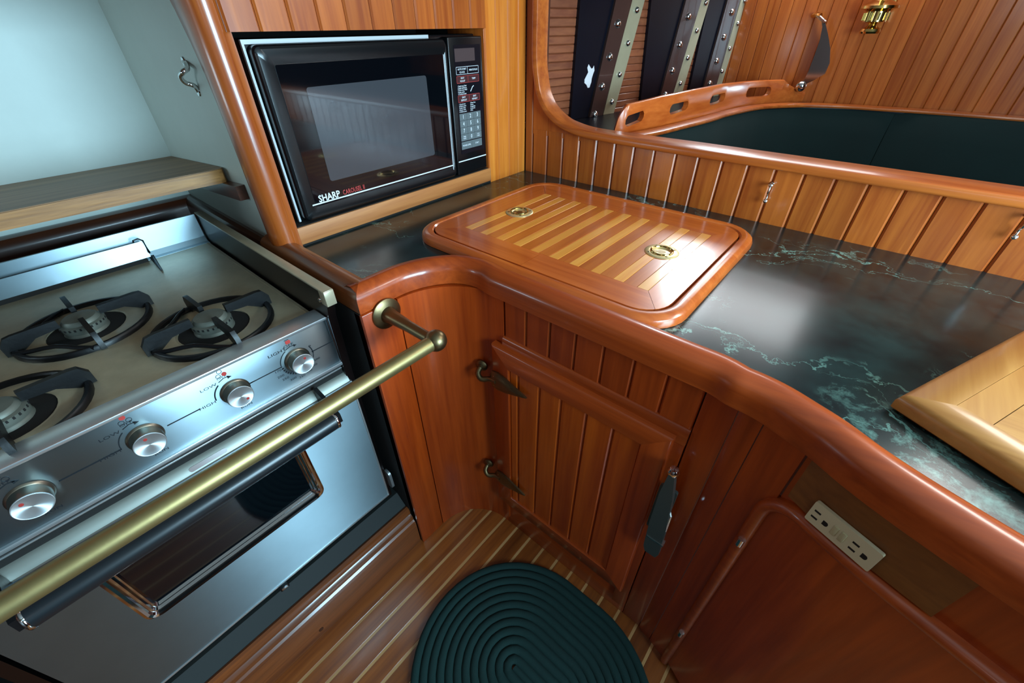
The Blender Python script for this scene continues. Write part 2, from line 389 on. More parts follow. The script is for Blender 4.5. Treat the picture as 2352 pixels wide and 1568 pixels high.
# ---- headliner, with the hatch openings framed
ceiling = obj('ceiling', box((-1.8, 5.5), (-4.9, 3.3), (2.32, 2.4)), M['overhead'], kind='structure')

# ---- saloon partition behind the worktop: vee-jointed vertical planks under a thick cap
part = obj('wall_partition', box((0.0, 4.6), (0.03, 0.15), (ZF, 0.335)), M['backing'], kind='structure', org=(2, 0.04, ZF))
G = 0.1512
def boards(u0, step, n, lo, hi, d, c, fr, mat, parent, first=None, last=None):
    e = [u0+step*i for i in range(n+1)]
    if first is not None: e = [first]+e
    if last is not None: e = e+[last]
    for a, b in zip(e[:-1], e[1:]):
        obj('plank', prism(plank_prof(a+0.001, b-0.001, d, c), lo, hi, fr), mat, parent)
FP = FR((0, 0.035, 0), (1,0,0), (0,-1,0), (0,0,1))
boards(0.228, G, 28, -0.01, 0.335, 0.035, 0.011, FP, M['oak_z'], part, first=0.079)
obj('plank', prism(plank_prof(0.0, 0.077, 0.035, 0.008), -0.01, 1.9, FP), M['oak_z'], part)
obj('plank', prism([(0.08, 0.3), (0.228, 0.3), (0.228, 0.48), (0.16, 0.57), (0.118, 0.70), (0.10, 0.93), (0.10, 1.9), (0.08, 1.9)], 0, 0.033, FP, order=(0, 2, 1)), M['oak_z'], part)
obj('plank', prism([(0.230, 0.3), (0.56, 0.3), (0.56, 0.355), (0.41, 0.375), (0.30, 0.43), (0.230, 0.475)], 0, 0.033, FP, order=(0, 2, 1)), M['oak_z'], part)
obj('opening_jamb', box((0.0, 0.10), (0.036, 0.15), (0.335, 1.9)), M['backing'], part)
# cap rail: vertical at the left, quarter bend, then along x
cp = [(0.114, 2.2), (0.114, 1.0), (0.119, 0.80), (0.134, 0.70), (0.165, 0.59), (0.215, 0.51), (0.28, 0.455), (0.36, 0.41), (0.44, 0.385), (0.57, 0.363), (0.75, 0.355), (1.2, 0.349), (2.2, 0.348), (4.6, 0.348)]
cpath = [Vector((p[0], 0.056, p[1])) for p in spline([(a, b, 0) for a, b in cp], 4)]
hw, hy = 0.025, 0.111
prof = [(-hy, -hw+.012), (-hy+.004, -hw+.004), (-hy+.012, -hw), (hy-.01, -hw), (hy, -hw+.01), (hy, hw-.01), (hy-.003, hw-.003), (hy-.01, hw), (-hy+.016, hw), (-hy+.005, hw-.005), (-hy, hw-.016)]
def sweep_xz(path, prof2, y=0.0):
    "profile (across y, outward from bend) along a path in the xz plane"
    m_ = MB(); k = len(prof2); n = len(path); vs = []
    for i, p in enumerate(path):
        a = path[max(0, i-1)]; b = path[min(n-1, i+1)]; t = (b-a).normalized(); nn = Vector((t.z, 0, -t.x))
        for (yy, q) in prof2: vs.append(p+Vector((0, yy if yy < 0 else yy*min(1.0, max(0.2, 0.2+0.8*(p.x-0.114)/1.2))-0.0, 0))-nn*q)
    fs = []
    for i in range(n-1):
        for a in range(k):
            b = (a+1) % k; fs.append([i*k+a, i*k+b, (i+1)*k+b, (i+1)*k+a])
    fs += [list(range(k)), [(n-1)*k+i for i in range(k)]]
    return m_.add(vs, fs)
obj('cap_rail', sweep_xz(cpath, prof), M['oak_x'], part, label='varnished cap rail that sweeps down from the bulkhead and runs along the partition top')

# ---- microwave bulkhead (plane x = 0)
mwall = obj('wall_microwave', box((-0.75, -0.70), (-2.0, 0.0), (-0.02, 2.3)), M['gap'], kind='structure', org=(-0.7, -1, -0.02))
FM = FR((-0.03, 0, 0), (0,1,0), (1,0,0), (0,0,1))
# right-hand stile boards between oven opening and corner
pe = [on_ for on_ in (-0.437, -0.33, -0.205, -0.09, 0.0)]
for a, b in zip(pe[:-1], pe[1:]):
    obj('plank', prism(plank_prof(a+.001, b-.001, 0.03, 0.006), 0.0, 1.9, FM), M['amber_z'], mwall)
obj('stile', box((-0.35, -0.001), (-0.452, -0.438), (0.02, 0.99), 0.003), M['oak_z'], mwall)
# header boards above the oven
tops = [at(500+.38265*a, 0.38265*172, 0, 0.0).y for a in (42, 245, 437, 607, 772, 925, 1060, 1187, 1300, 1408, 1508, 1602)]
for a, b in zip(tops[:-1], tops[1:]):
    obj('plank', prism(plank_prof(a+.001, b-.001, 0.05, 0.009), 0.99, 1.9, FR((-0.03, 0, 0), (0,1,0), (1,0,0), (0,0,1))), M['oak_z'], mwall)
obj('header_backing', box((-0.1, -0.03), (-2.05, 0.0), (0.99, 1.9)), M['backing'], mwall)
obj('sill_board', box((-0.30, 0.0), (-2.03, -0.43), (0.012, 0.108), 0.002), M['sill'], mwall)
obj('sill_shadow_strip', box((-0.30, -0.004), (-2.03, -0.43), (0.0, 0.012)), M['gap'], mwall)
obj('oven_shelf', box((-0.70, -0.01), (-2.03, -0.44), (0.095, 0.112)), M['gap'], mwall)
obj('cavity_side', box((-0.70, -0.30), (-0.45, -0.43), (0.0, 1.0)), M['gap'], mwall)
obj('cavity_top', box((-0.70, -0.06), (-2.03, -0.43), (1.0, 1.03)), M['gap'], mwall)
# rounded bulkhead post between niche and oven
pp = [(-0.33, -2.10), (-0.33, -2.125), (-0.30, -2.16)]+[(-0.13+0.15*math.cos(math.radians(a))*1.0, -2.06+0.125*math.sin(math.radians(a))) for a in range(-140, 1, 14)]+[(0.025, -2.03), (0.02, -1.995), (-0.3, -1.995)]
pp = [(-0.17, -2.05), (-0.17, -2.11), (-0.155, -2.132), (-0.12, -2.148), (-0.07, -2.155), (-0.03, -2.148), (0.0, -2.13), (0.014, -2.10), (0.014, -2.066), (0.003, -2.055), (0.0, -2.05), (0.0, -2.026), (-0.3, -2.026), (-0.3, -2.05)]
post = MB(); nz = 16
zz = [0.0+1.9*i/nz for i in range(nz+1)]
for z in zz:
    off = 0.0 if z < 0.7 else -0.45*(z-0.7)**2
    for (x, y) in pp:
        if -0.2 < x < -0.1: post.v.append(Vector((x+off*1.2, y, z)))
        else: post.v.append(Vector((x, y, z)))
k = len(pp)
for i in range(nz):
    for a in range(k):
        b = (a+1) % k; post.f.append([i*k+a, i*k+b, (i+1)*k+b, (i+1)*k+a])
post.f += [list(range(k)), [nz*k+i for i in range(k)]]
obj('bulkhead_post', post, M['oak_z'], mwall, label='thick rounded teak post between the white niche and the oven', sharp=50)

# ---- white niche behind the range
nb = obj('wall_niche_back', box((-1.70, -1.60), (-4.8, -2.0), (ZF, 2.3)), M['cream'], kind='structure')
obj('wall_over_niche', box((-0.30, -0.08), (-4.8, -2.165), (1.12, 2.3)), M['oak_y'], kind='structure')
obj('wall_niche_side', box((-1.62, -0.15), (-2.10, -2.04), (ZF, 2.3)), M['cream'], kind='structure')
# outer shell: hidden walls that close the cabin
obj('wall_port', box((-1.8, 5.4), (-4.9, -4.8), (ZF, 2.35)), M['wall_dark'], kind='structure')
obj('wall_aft', box((5.4, 5.5), (-4.9, -2.75), (ZF, 2.35)), M['wall_dark'], kind='structure')
obj('wall_aft_inner', box((5.4, 5.5), (-0.45, 3.3), (ZF, 2.35)), M['wall_dark'], kind='structure')
obj('wall_under_microwave', box((-0.1, -0.02), (-2.1, 0.05), (ZF, -0.10)), M['backing'], kind='structure')

# ---- saloon: hull side and far bulkhead
HA = Vector((-0.1, 0.0, 0)); HB = Vector((0.52, 3.0, 0)); HD = (HB-HA).normalized(); HNn = Vector((HD.y, -HD.x, 0))
hull = obj('wall_hull', box((0, 3.06), (-0.08, -0.02), (ZF+0.0, 2.3), fr=FR(HA, HD, HNn, (0,0,1))), M['backing'], kind='structure')
for i in range(24):
    z0 = 0.30+0.0575*i
    obj('slat', prism(plank_prof(z0+.001, z0+.0565, 0.025, 0.006), 0.08, 3.03, FR(HA-HNn*0.02, (0,0,1), HNn, HD)), M['slat_y'], hull)
YB = 3.0
obj('wall_side_deck', box((-1.7, 0.56), (0.09, 3.0), (1.325, 1.42)), M['overhead'], kind='structure')
bulk = obj('wall_saloon', box((0.4, 5.4), (YB+0.035, YB+0.1), (ZF, 2.3)), M['backing'], kind='structure', org=(3, YB, ZF))
e0 = 3.133-0.1165*24
for i in range(42):
    a = e0+0.1165*i
    obj('plank', prism(plank_prof(a+.001, a+.1155, 0.035, 0.007), 0.28, 2.2, FR((0, YB+0.035, 0), (1,0,0), (0,-1,0), (0,0,1))), M['far_z'], bulk)

# ================================================================= KNEES on the hull side
def hp(a, b):  # crop of the photo (4.9x) -> hull plane coordinates (s, z)
    p = atp(1240+a*480/2352, b*320/1568, HA, HNn); return ((p-HA).dot(HD), p.z)
FH = FR(HA, HD, HNn, (0,0,1))
def line_ext(p, q, ztop):
    t = (ztop-q[1])/(p[1]-q[1]); return (q[0]+(p[0]-q[0])*t, ztop)
ZT = 1.32
knees = [
 dict(nav=((420, 0), (318, 1300), (800, 0), (520, 1250)), br=((800, 0), (500, 1370), (985, 0), (635, 1370)), me=((985, 0), (690, 1220), (1135, 0), (815, 1180)),
      rb=[(822, 268), (732, 640), (648, 970), (570, 1280)], rm=[(1040, 115), (942, 485), (850, 835), (765, 1140)], lab='nearest navy hull knee with a white paint chip'),
 dict(nav=((1220, 0), (1103, 1130), (1590, 0), (1300, 1090)), br=((1590, 0), (1298, 1110), (1765, 0), (1445, 1070)), me=((1765, 0), (1450, 1060), (1865, 0), (1560, 1040)),
      rb=[(1615, 190), (1520, 505), (1438, 795), (1360, 1065)], rm=[(1815, 35), (1715, 345), (1615, 650), (1535, 935)], lab='middle navy hull knee between the two others'),
 dict(nav=((1870, 0), (1650, 1010), (2060, 0), (1790, 1000)), br=((2060, 0), (1785, 1010), (2200, 0), (1930, 985)), me=((2220, 0), (1940, 980), (2290, 0), (2000, 970)),
      rb=[(2105, 140), (2018, 418), (1938, 685), (1862, 935)], rm=[(2255, 10), (2180, 265), (2090, 545), (2005, 800)], lab='farthest navy hull knee beside the plank bulkhead'),
]
dome = None
for ki, kd in enumerate(knees):
    t0 = hp(*kd['nav'][1]); K_ = empty('hull_knee', HA+HD*t0[0]+Vector((0, 0, 0.30)), 'painted '+kd['lab']+', two riveted straps', 'knee')
    def quad(key, lo, hi, inset=0.0, zb=0.322):
        a, b, c, d = [hp(*q) for q in kd[key]]
        tl = line_ext(a, b, ZT); bl = line_ext(b, a, zb); tr = line_ext(c, d, ZT); br_ = line_ext(d, c, zb)
        return prism([bl, br_, tr, tl], lo, hi, FH, order=(0, 2, 1))
    obj('knee_board', quad('nav', 0.006, 0.035), M['navy'], K_)
    bs = obj('brown_strap', quad('br', 0.006, 0.055), M['leather'], K_, label='glossy brown strap')
    ms = obj('bronze_strap', quad('me', 0.006, 0.045), M['gbronze'], K_, label='pale bronze strap')
    for lst, par_, d0 in ((kd['rb'], bs, 0.055), (kd['rm'], ms, 0.045)):
        pts = [hp(*q) for q in lst]
        st = (pts[0][0]-pts[1][0], pts[0][1]-pts[1][1])
        pts = [(pts[0][0]+st[0]*j, pts[0][1]+st[1]*j) for j in (2, 1)]+pts
        for (s, z) in pts:
            c = HA+HD*s+HNn*d0+Vector((0, 0, z))
            r = 0.032 if par_ is bs else 0.026
            obj('rivet', lathe([(r, 0), (r, .004), (r*.9, .012), (r*.6, .020), (r*.2, .024), (0.0005, .0245)], c, HNn, 14, True), M['chrome'], par_)
    if ki == 0:
        ch = [(515, 720), (545, 770), (560, 765), (575, 735), (580, 790), (565, 830), (550, 880), (545, 920), (525, 980), (505, 985), (490, 950), (468, 930), (470, 890), (495, 840), (510, 810), (500, 760)]
        obj('paint_chip', prism([hp(*q) for q in ch], 0.034, 0.0365, FH, order=(0, 2, 1)), M['chip'], K_, label='bare white patch where the navy paint has chipped')

# ================================================================= SETTEE with slotted fiddle rail
# plan path of the rail foot, measured where it meets the shelf
fz = 0.345
fpx = [(1412, 300), (1438, 299), (1490, 291), (1541, 282), (1585, 272), (1628, 262), (1665, 252), (1696, 244.5), (1730, 238.5), (1765, 234), (1810, 229.5), (1855, 227)]
fpt = [at(px, py, 2, fz) for px, py in fpx]
ftop = [(1400, 270), (1421, 250), (1440, 240), (1490, 229), (1525, 220), (1559, 213.5), (1600, 205), (1662, 193), (1700, 189), (1731, 186), (1770, 184), (1803, 183), (1817, 196), (1834, 206), (1855, 214)]
def vert_z(px, py, q):
    "height at which the vertical line through plan point q passes nearest the sight line"
    d = ray(px, py); h = (q-CAM); t = (h.x*d.x+h.y*d.y)/(d.x*d.x+d.y*d.y); return CAM.z+d.z*t
fs_ = spline(fpt, 8)
from_px = lambda P: (1176+FOC*(P-CAM).dot(RX)/(P-CAM).dot(_f), 784-FOC*(P-CAM).dot(UP)/(P-CAM).dot(_f))
def interp(tab, x):
    if x <= tab[0][0]: return tab[0][1]
    for (a, b), (c, d) in zip(tab[:-1], tab[1:]):
        if x <= c: return b+(d-b)*(x-a)/(c-a)
    return tab[-1][1]
cols = []
def rail_sz(px, py):
    "point of the rail's upright face seen at a pixel: (arc length, height)"
    best = None; n_ = len(fs_)
    for i in range(n_-1):
        a, b = fs_[i], fs_[i+1]; t = Vector((b.x-a.x, b.y-a.y, 0)); nn = Vector((t.y, -t.x, 0))
        q = atp(px, py, a, nn); u = (q-a).dot(t)/t.length_squared
        e = max(0, -u, u-1)
        if best is None or e < best[0]: best = (e, L_[i]+u*(L_[i+1]-L_[i]), q.z)
    return best[1], best[2]
slots = [((1434, 286), (1437, 267), (1483, 252), (1479, 269)), ((1537, 258), (1541, 240), (1585, 230), (1581, 244)), ((1628, 237), (1633, 220), (1668, 212), (1665, 225.5)), ((1713, 219), (1717, 202), (1772, 199), (1770.5, 215))]
L_ = [0.0]
for a, b in zip(fs_[:-1], fs_[1:]): L_.append(L_[-1]+(b-a).length)
tot = L_[-1]; NS = 190
def sample(s):
    for i in range(len(L_)-1):
        if L_[i+1] >= s: return fs_[i].lerp(fs_[i+1], (s-L_[i])/max(1e-9, L_[i+1]-L_[i]))
    return fs_[-1]
zb, mid = 0.32, 0.0
fid = MB(); secs = []
tops_ = sorted(rail_sz(a, b) for a, b in ftop)
for i in range(NS+1):
    s = tot*i/NS; p = sample(s); px, _ = from_px(p)
    zt = max(interp(tops_, s), zb+0.03)
    e = min(i, 6)/6; zt = zb+0.04+(zt-zb-0.04)*math.sqrt(max(0, 1-(1-e)**2))
    secs.append([p, zt, None, s])
for (bl, tl_, tr_, br_) in slots:
    c4 = [rail_sz(*q) for q in (bl, tl_, tr_, br_)]
    xa = (c4[0][0]+c4[1][0])/2; xb = (c4[2][0]+c4[3][0])/2
    idx = [i for i, q in enumerate(secs) if xa <= q[3] <= xb]
    z0a, z1a, z1b, z0b = c4[0][1]-.022, c4[1][1], c4[2][1], c4[3][1]-.022
    n = len(idx)
    for j, i in enumerate(idx):
        t = j/(n-1); zl = z0a+(z0b-z0a)*t; zh = z1a+(z1b-z1a)*t
        edge = min(j, n-1-j)/(n*0.14); q = 1.0 if edge >= 1 else math.sqrt(max(0, 1-(1-edge)**2))
        c_ = (zl+zh)/2; hh = (zh-zl)/2*(0.35+0.65*q); secs[i][2] = (c_-hh, c_+hh)
TH = 0.045
for i, (p, zt, sl, px) in enumerate(secs):
    a = secs[max(0, i-1)][0]; b = secs[min(NS, i+1)][0]; t = (b-a); t.z = 0; t.normalize(); nn = Vector((-t.y, t.x, 0))
    if nn.x > 0: nn = -nn                     # away from the saloon seats
    zl, zh = sl if sl else ((zb+zt)/2, (zb+zt)/2)
    rows = [zb, zl, zh, zt-0.008]
    for q in rows: fid.v.append(Vector((p.x, p.y, q)))
    for q in rows: fid.v.append(Vector((p.x, p.y, q))+nn*TH)
    fid.v.append(Vector((p.x, p.y, zt))+nn*0.009); fid.v.append(Vector((p.x, p.y, zt))+nn*(TH-0.009))
for i in range(NS):
    a, b = i*10, (i+1)*10; hole = secs[i][2] and secs[i+1][2]
    fid.f += [[a, b, b+1, a+1], [a+2, b+2, b+3, a+3], [a+4, a+5, b+5, b+4], [a+6, a+7, b+7, b+6]]
    if not hole:
        pass
    else:
        fid.f += [[a+1, b+1, b+5, a+5], [a+2, a+6, b+6, b+2]]
    if secs[i][2] is None and secs[i+1][2] is None: pass
    elif not hole:
        fid.f += [[a+1, b+1, b+2, a+2], [a+5, a+6, b+6, b+5]]
    fid.f += [[a+3, b+3, b+8, a+8], [a+8, b+8, b+9, a+9], [a+9, b+9, b+7, a+7]]
for e in (0, NS*10): fid.f.append([e, e+1, e+2, e+3, e+8, e+9, e+7, e+6, e+5, e+4])
for i in range(NS):
    if bool(secs[i][2]) != bool(secs[i+1][2]):
        a = (i if secs[i][2] else i+1)*10; fid.f.append([a+1, a+2, a+6, a+5])
settee = empty('settee', (2.4, 2.3, ZF), 'curved saloon settee with dark green backrest behind the wooden partition', 'seat')
lpx = [(1440, 317), (1503, 306), (1560, 292), (1628, 275), (1662, 264), (1696, 256), (1725, 250), (1754, 246), (1800, 243.5), (1850, 242.5), (1940, 245.5), (2040, 252), (2148, 259), (2352, 274.5)]
lp = [at(px, py, 2, 0.325) for px, py in lpx]; lp = spline(lp, 5)
last = lp[-1]; lp = lp+[Vector((5.2, last.y, last.z))]
for p in lp: p.z = 0.325
ledge_prof = [(-0.03, -0.012), (-0.035, 0.0), (-0.03, 0.012), (-0.012, 0.018), (0.06, 0.02), (0.06, -0.012)]
def side_sweep(path, prof, name, mat, parent, **kw):
    return obj(name, sweep(path, prof), mat, parent, **kw)
# sweep side normal for a path heading +y/+x is (t x up) = to the right = inboard; flip profile so negative n is outboard
obj('ledge_moulding', sweep(lp, [(-a, b) for a, b in ledge_prof]), M['oak_x'], settee, label='thin rounded ledge moulding above the green backrest')
obj('slotted_fiddle', fid, M['lid_frame_y'], settee, label='curved rail with four rounded slots', sharp=50)
# shelf board behind the rail
shelf_poly = [(p.x, p.y) for p in lp if p.y < YB+0.02]
shelf_poly = [q for q in shelf_poly]+[(shelf_poly[-1][0], YB+0.03)]+[((HA+HD*3.05).x, YB+0.03), ((HA+HD*0.1).x, 0.1)]
obj('shelf_board', prism(shelf_poly, 0.30, 0.32), M['navy'], settee)
# backrest cushions: follow the ledge, hang down and lean
def cushion(i0, i1, bulge, name='backrest_cushion'):
    seg = lp[i0:i1+1]; m_ = MB(); rows = [(0.315, 0.02), (0.29, -0.02), (0.1, -0.04-bulge), (-0.25, -0.07-bulge), (-0.75, -0.06), (-0.80, 0.02)]
    n = len(seg); k = len(rows)
    for i, p in enumerate(seg):
        a = seg[max(0, i-1)]; b = seg[min(n-1, i+1)]; t = (b-a); t.z = 0; t.normalize(); s = Vector((t.y, -t.x, 0))
        e = min(i, n-1-i); sh = 0.0 if e > 1 else (0.03 if e == 0 else 0.008)
        for (z, d) in rows: m_.v.append(Vector((p.x, p.y, z))-s*(d if d > 0 else d+sh))
    for i in range(n-1):
        for a in range(k-1): m_.f.append([i*k+a, i*k+a+1, (i+1)*k+a+1, (i+1)*k+a])
        m_.f.append([i*k+k-1, i*k, (i+1)*k, (i+1)*k+k-1])
    m_.f += [list(range(k)), [(n-1)*k+i for i in range(k)]]
    return m_
# cushion seam sits near pixel column 2045
si = min(range(len(lp)), key=lambda i: abs(from_px(lp[i])[0]-2068))
ext = []
a_, b_ = lp[si], lp[-2]
obj('backrest_cushion', cushion(0, si, 0.0), M['green'], settee, label='left dark green cushion that follows the curve', sharp=60)
lp2 = [lp[si].lerp(Vector((5.2, lp[si].y, .325)), j/12) for j in range(13)]
_save = lp; lp = lp2
obj('backrest_cushion', cushion(0, 12, 0.012), M['green'], settee, label='right dark green cushion', sharp=60)
lp = _save
obj('seat_cushion', box((0.6, 5.2), (0.6, 2.95), (-1.05, -0.80), 0.05), M['green'], settee)
obj('settee_base', box((0.65, 5.2), (0.75, 2.95), (ZF, -1.05)), M['backing'], settee)
# ================================================================= WORKTOP
worktop = empty('worktop', (1.9, -0.8, -0.1), 'dark green veined marble worktop edged by a varnished wooden rail', 'worktop')
# plan line of the outer face of the front rail (at its bottom edge)
ZRB = -0.075
opx = [(826, 723), (860, 709), (893, 693), (916, 682), (938, 673), (960, 665.5), (985, 659), (1010, 655), (1040, 652.5), (1069, 655), (1096, 663), (1124, 676), (1160, 693), (1206, 715), (1321, 768), (1459, 833), (1560, 881), (1620, 910), (1665, 931), (1708, 952), (1748, 975), (1800, 1012), (1853, 1051), (1929, 1116), (2025, 1190), (2168, 1292), (2352, 1420)]
opt = [at(a, b, 2, ZRB) for a, b in opx]
for p in opt[:4]: p.x = 0.768
for p in opt[11:18]: p.y = -1.655
opt[4].x = 0.772
d_ = (opt[-1]-opt[-2]).normalized(); opt += [opt[-1]+d_*0.14*(k+1) for k in range(9)]
outer = [Vector((p.x, p.y, 0)) for p in spline(opt, 4)]
outer = [Vector((0.768, -2.172, 0))]+[p for p in outer if p.y > -2.168 or p.x > 1.0]
# inner silhouette of the rail
RW = 0.155
def railprof(w_, top=0.052, bot=ZRB):
    # n = 0 on the outer face, negative towards the worktop
    return [(0, bot+.006), (-.006, bot), (-w_, bot), (-w_, 0.0), (-w_+.003, 0.018), (-w_+.012, 0.036), (-w_+.032, top-.004), (-w_*0.5, top), (-0.045, top-.005), (-0.018, top-.018), (-.004, 0.018), (0, 0.0)]
# right of travel (t x up) is: path heads +y first (x = .77) -> (+x) = aisle side = outer; positive n is outer
front_rail = sweep(outer, railprof(0.125), pre=(0.0, -2.172, 0))
obj('edge_rail', front_rail, M['red_x'], worktop, label='varnished rounded rail that curves along the front of the worktop', sharp=30)
# left rail between worktop and range, then along the back of the niche
lr = [Vector((0.766, -2.172, 0)), Vector((0.3, -2.172, 0)), Vector((-0.35, -2.172, 0)), Vector((-1.36, -2.172, 0))]
lrail = sweep(lr[::1], [(-n_, z_) for n_, z_ in railprof(0.105)])
M['rail_worn'] = wood('worn_rail_wood', '5a2a14', 'a9602e', 'x', rough=0.35, coat=0.35, vary=0.03, fine=0.6)
obj('edge_rail', sweep([Vector((-0.22, -2.172, 0)), Vector((0.768, -2.172, 0))], railprof(0.125), post=(0.768, -2.0, 0)), M['rail_worn'], worktop, label='worn dark-streaked rail beside the range', sharp=30)
TPROF = [(0, -0.25), (-0.074, -0.25), (-0.074, 0.0), (-0.05, 0.004), (-0.025, -0.006), (-0.008, -0.03), (0, -0.06)]
TPROF2 = [(0, -0.25), (-0.10, -0.25), (-0.10, 0.0), (-0.065, 0.004), (-0.032, -0.006), (-0.01, -0.03), (0, -0.065)]
niche_trim = empty('trim_1', (-1.4, -3.0, -0.08), kind='structure')
obj('trim_side', sweep([Vector((-1.50, -2.172, 0)), Vector((-0.16, -2.172, 0))], TPROF, pre=(-1.50, -2.4, 0)), M['dark_x'], niche_trim, sharp=30)
obj('trim_back', sweep([Vector((-1.50, -4.8, 0)), Vector((-1.50, -2.172, 0))], TPROF2, post=(-1.2, -2.172, 0)), M['dark_y'], niche_trim, sharp=30)
# the slab itself
inner = []
for i, p in enumerate(outer):
    a = outer[max(0, i-1)]; b = outer[min(len(outer)-1, i+1)]; t = (b-a).normalized(); inner.append(Vector((p.x-t.y*0.06, p.y+t.x*0.06, 0)))
slab_poly = [(-0.02, 0.03), (-0.02, -2.10)]+[(p.x, p.y) for p in inner]+[(5.0, inner[-1].y), (5.0, 0.03)]
slab_poly[2] = (0.70, -2.11)
slab = obj('stone_slab', prism(slab_poly, -0.05, 0.0), M['marble'], worktop, org=(0, 0, 0))

# ================================================================= GALLEY CABINET
cab = empty('galley_cabinet', (1.7, -1.4, ZF), 'varnished red wood galley cabinet with concave corner below the marble worktop', 'cabinet')
YP = -1.614; XS = 0.775; CR = 0.355
cove = [(XS, -1.968)]+[(XS+CR-CR*math.cos(math.radians(a)), -1.969+CR*math.sin(math.radians(a))) for a in range(5, 91, 5)]
def wall_strip(pts, lo, hi, th=0.05):
    "vertical panel along a plan polyline; thickness goes to the left of travel"
    m_ = sweep([Vector((p[0], p[1], 0)) for p in pts], [(0, lo), (0, hi), (-th, hi), (-th, lo)]); return m_
obj('corner_stile', box((XS-0.07, XS), (-2.172, -1.973), (ZF, -0.077), 0.004), M['red_z'], cab)
obj('stile_return', box((-0.2, XS-0.02), (-2.172, -2.15), (ZF, -0.077)), M['gap'], cab)
obj('curved_panel', wall_strip(cove+[(1.163, YP)], ZF, -0.077), M['red_z'], cab, label='concave veneered corner panel', sharp=60)
FD = FR((0, YP+0.05, 0), (1,0,0), (0,-1,0), (0,0,1))
# strip of short grooved boards above the door
g0, gs = 1.168, 0.1446
e = [g0+gs*i for i in range(8)]
for a, b in zip(e[:-1], e[1:]):
    obj('plank', prism(plank_prof(a+.001, b-.001, 0.05, 0.009), -0.325, -0.077, FD), M['red_z'], cab)
obj('board_backing', box((1.15, 2.30), (YP+0.03, YP+0.07), (ZF, -0.077)), M['backing'], cab)
# moulded rail over the door and the frame around the opening
obj('door_header', prism([(0, -0.320), (0.006, -0.322), (0.014, -0.333), (0.016, -0.352), (0.016, -0.41), (-.03, -0.41), (-.03, -0.320)], 1.164, 2.182, FR((0, YP, 0), (0,-1,0), (1,0,0), (0,0,1)), order=(0, 2, 1)), M['red_x'], cab)
obj('frame_stile', box((1.166, 1.185), (YP-0.016, YP+0.05), (ZF+0.1, -0.412)), M['red_z'], cab)
obj('frame_stile', box((2.095, 2.180), (YP-0.016, YP+0.05), (ZF+0.1, -0.412), 0.004), M['red_z'], cab)
obj('toe_board', box((1.163, 2.182), (YP, YP+0.05), (ZF, -1.93), 0.003), M['red_x'], cab)
obj('flat_stile', box((2.185, 2.305), (YP, YP+0.05), (ZF, -0.077), 0.004), M['red_z'], cab)
# bend and the angled run
def plan_out(off):
    res = []
    for i, p in enumerate(outer):
        a = outer[max(0, i-1)]; b = outer[min(len(outer)-1, i+1)]; t = (b-a).normalized(); res.append((p.x-t.y*off, p.y+t.x*off))
    return res
face = [q for q in plan_out(0.045) if q[0] > 2.31]
face = [(2.308, YP)]+face
def cum(pts):
    L = [0.0]
    for a, b in zip(pts[:-1], pts[1:]): L.append(L[-1]+math.hypot(b[0]-a[0], b[1]-a[1]))
    return L
FL = cum(face)
def on_face(s, off=0.0):
    for i in range(len(FL)-1):
        if FL[i+1] >= s or i == len(FL)-2:
            t = (s-FL[i])/(FL[i+1]-FL[i]); a, b = face[i], face[i+1]
            dx, dy = b[0]-a[0], b[1]-a[1]; l = math.hypot(dx, dy); return (a[0]+dx*t+dy/l*off, a[1]+dy*t-dx/l*off)
def face_strip(s0, s1, lo, hi, off=0.0, th=0.05, step=0.03):
    n = max(1, int((s1-s0)/step)); pts = [on_face(s0+(s1-s0)*i/n, off) for i in range(n+1)]
    return wall_strip(pts, lo, hi, th)
def face_s(px, py, z_guess=None):
    "arc length and height on the (locally flat) angled face for a pixel"
    best = None
    for i in range(len(face)-1):
        a = Vector((face[i][0], face[i][1], 0)); b = Vector((face[i+1][0], face[i+1][1], 0)); t = b-a; nn = Vector((t.y, -t.x, 0))
        q = atp(px, py, a, nn); u = (q-a).dot(t)/t.length_squared
        if -0.02 <= u <= 1.02 or (i == len(face)-2 and u > 1): return FL[i]+u*t.length, q.z
    return 0, 0
sa = face_s(1751, 977)[0]; sb = face_s(1845, 1052)[0]
obj('bent_stile', face_strip(0.002, sa, ZF, -0.077), M['red_z'], cab)
obj('angled_panel', face_strip(sa+.004, sb, ZF, -0.077), M['red_z'], cab)
s_end = FL[-1]-0.05
obj('angled_panel', face_strip(sb+.004, s_end, ZF, -0.077, off=-0.012), M['red_z'], cab)
# mounting plate behind the outlet
c0 = face_s(1850, 1066); c1 = face_s(2205, 1372)
obj('outlet_backboard', face_strip(c0[0]+.01, c1[0], -0.305, -0.105, off=0.004, th=0.03), M['burl'], cab, label='duller rectangular board behind the outlet')
# arched trim round the lower locker opening
sl, slz = face_s(1712, 1235)
s0 = sl-0.005; zt_ = -0.335
lk = [(s0, ZF+0.02), (s0, -0.6), (s0, zt_-0.12)]+[(s0+0.12-0.12*math.cos(math.radians(a)), zt_-0.12+0.12*math.sin(math.radians(a))) for a in range(15, 91, 15)]+[(s0+0.2+0.06*i, zt_) for i in range(int((s_end-s0-0.2)/0.06))]
tp = []
for s, z in lk:
    q = on_face(s, 0.0); tp.append(Vector((q[0], q[1], z)))
nrm = Vector((-0.42, -0.9, 0))
obj('arched_trim', sweep(tp, [(-.024, -.02), (-.022, .018), (-.008, .03), (.010, .03), (.024, .018), (.026, -.02)], up=nrm), M['red_x'], cab, label='rounded trim around the lower locker opening', sharp=50)
lock = obj('locker_door', face_strip(s0+0.02, s_end, ZF+0.04, zt_-0.02, off=0.006, th=0.03), M['red_z'], cab, label='dark lower locker door below the outlet')
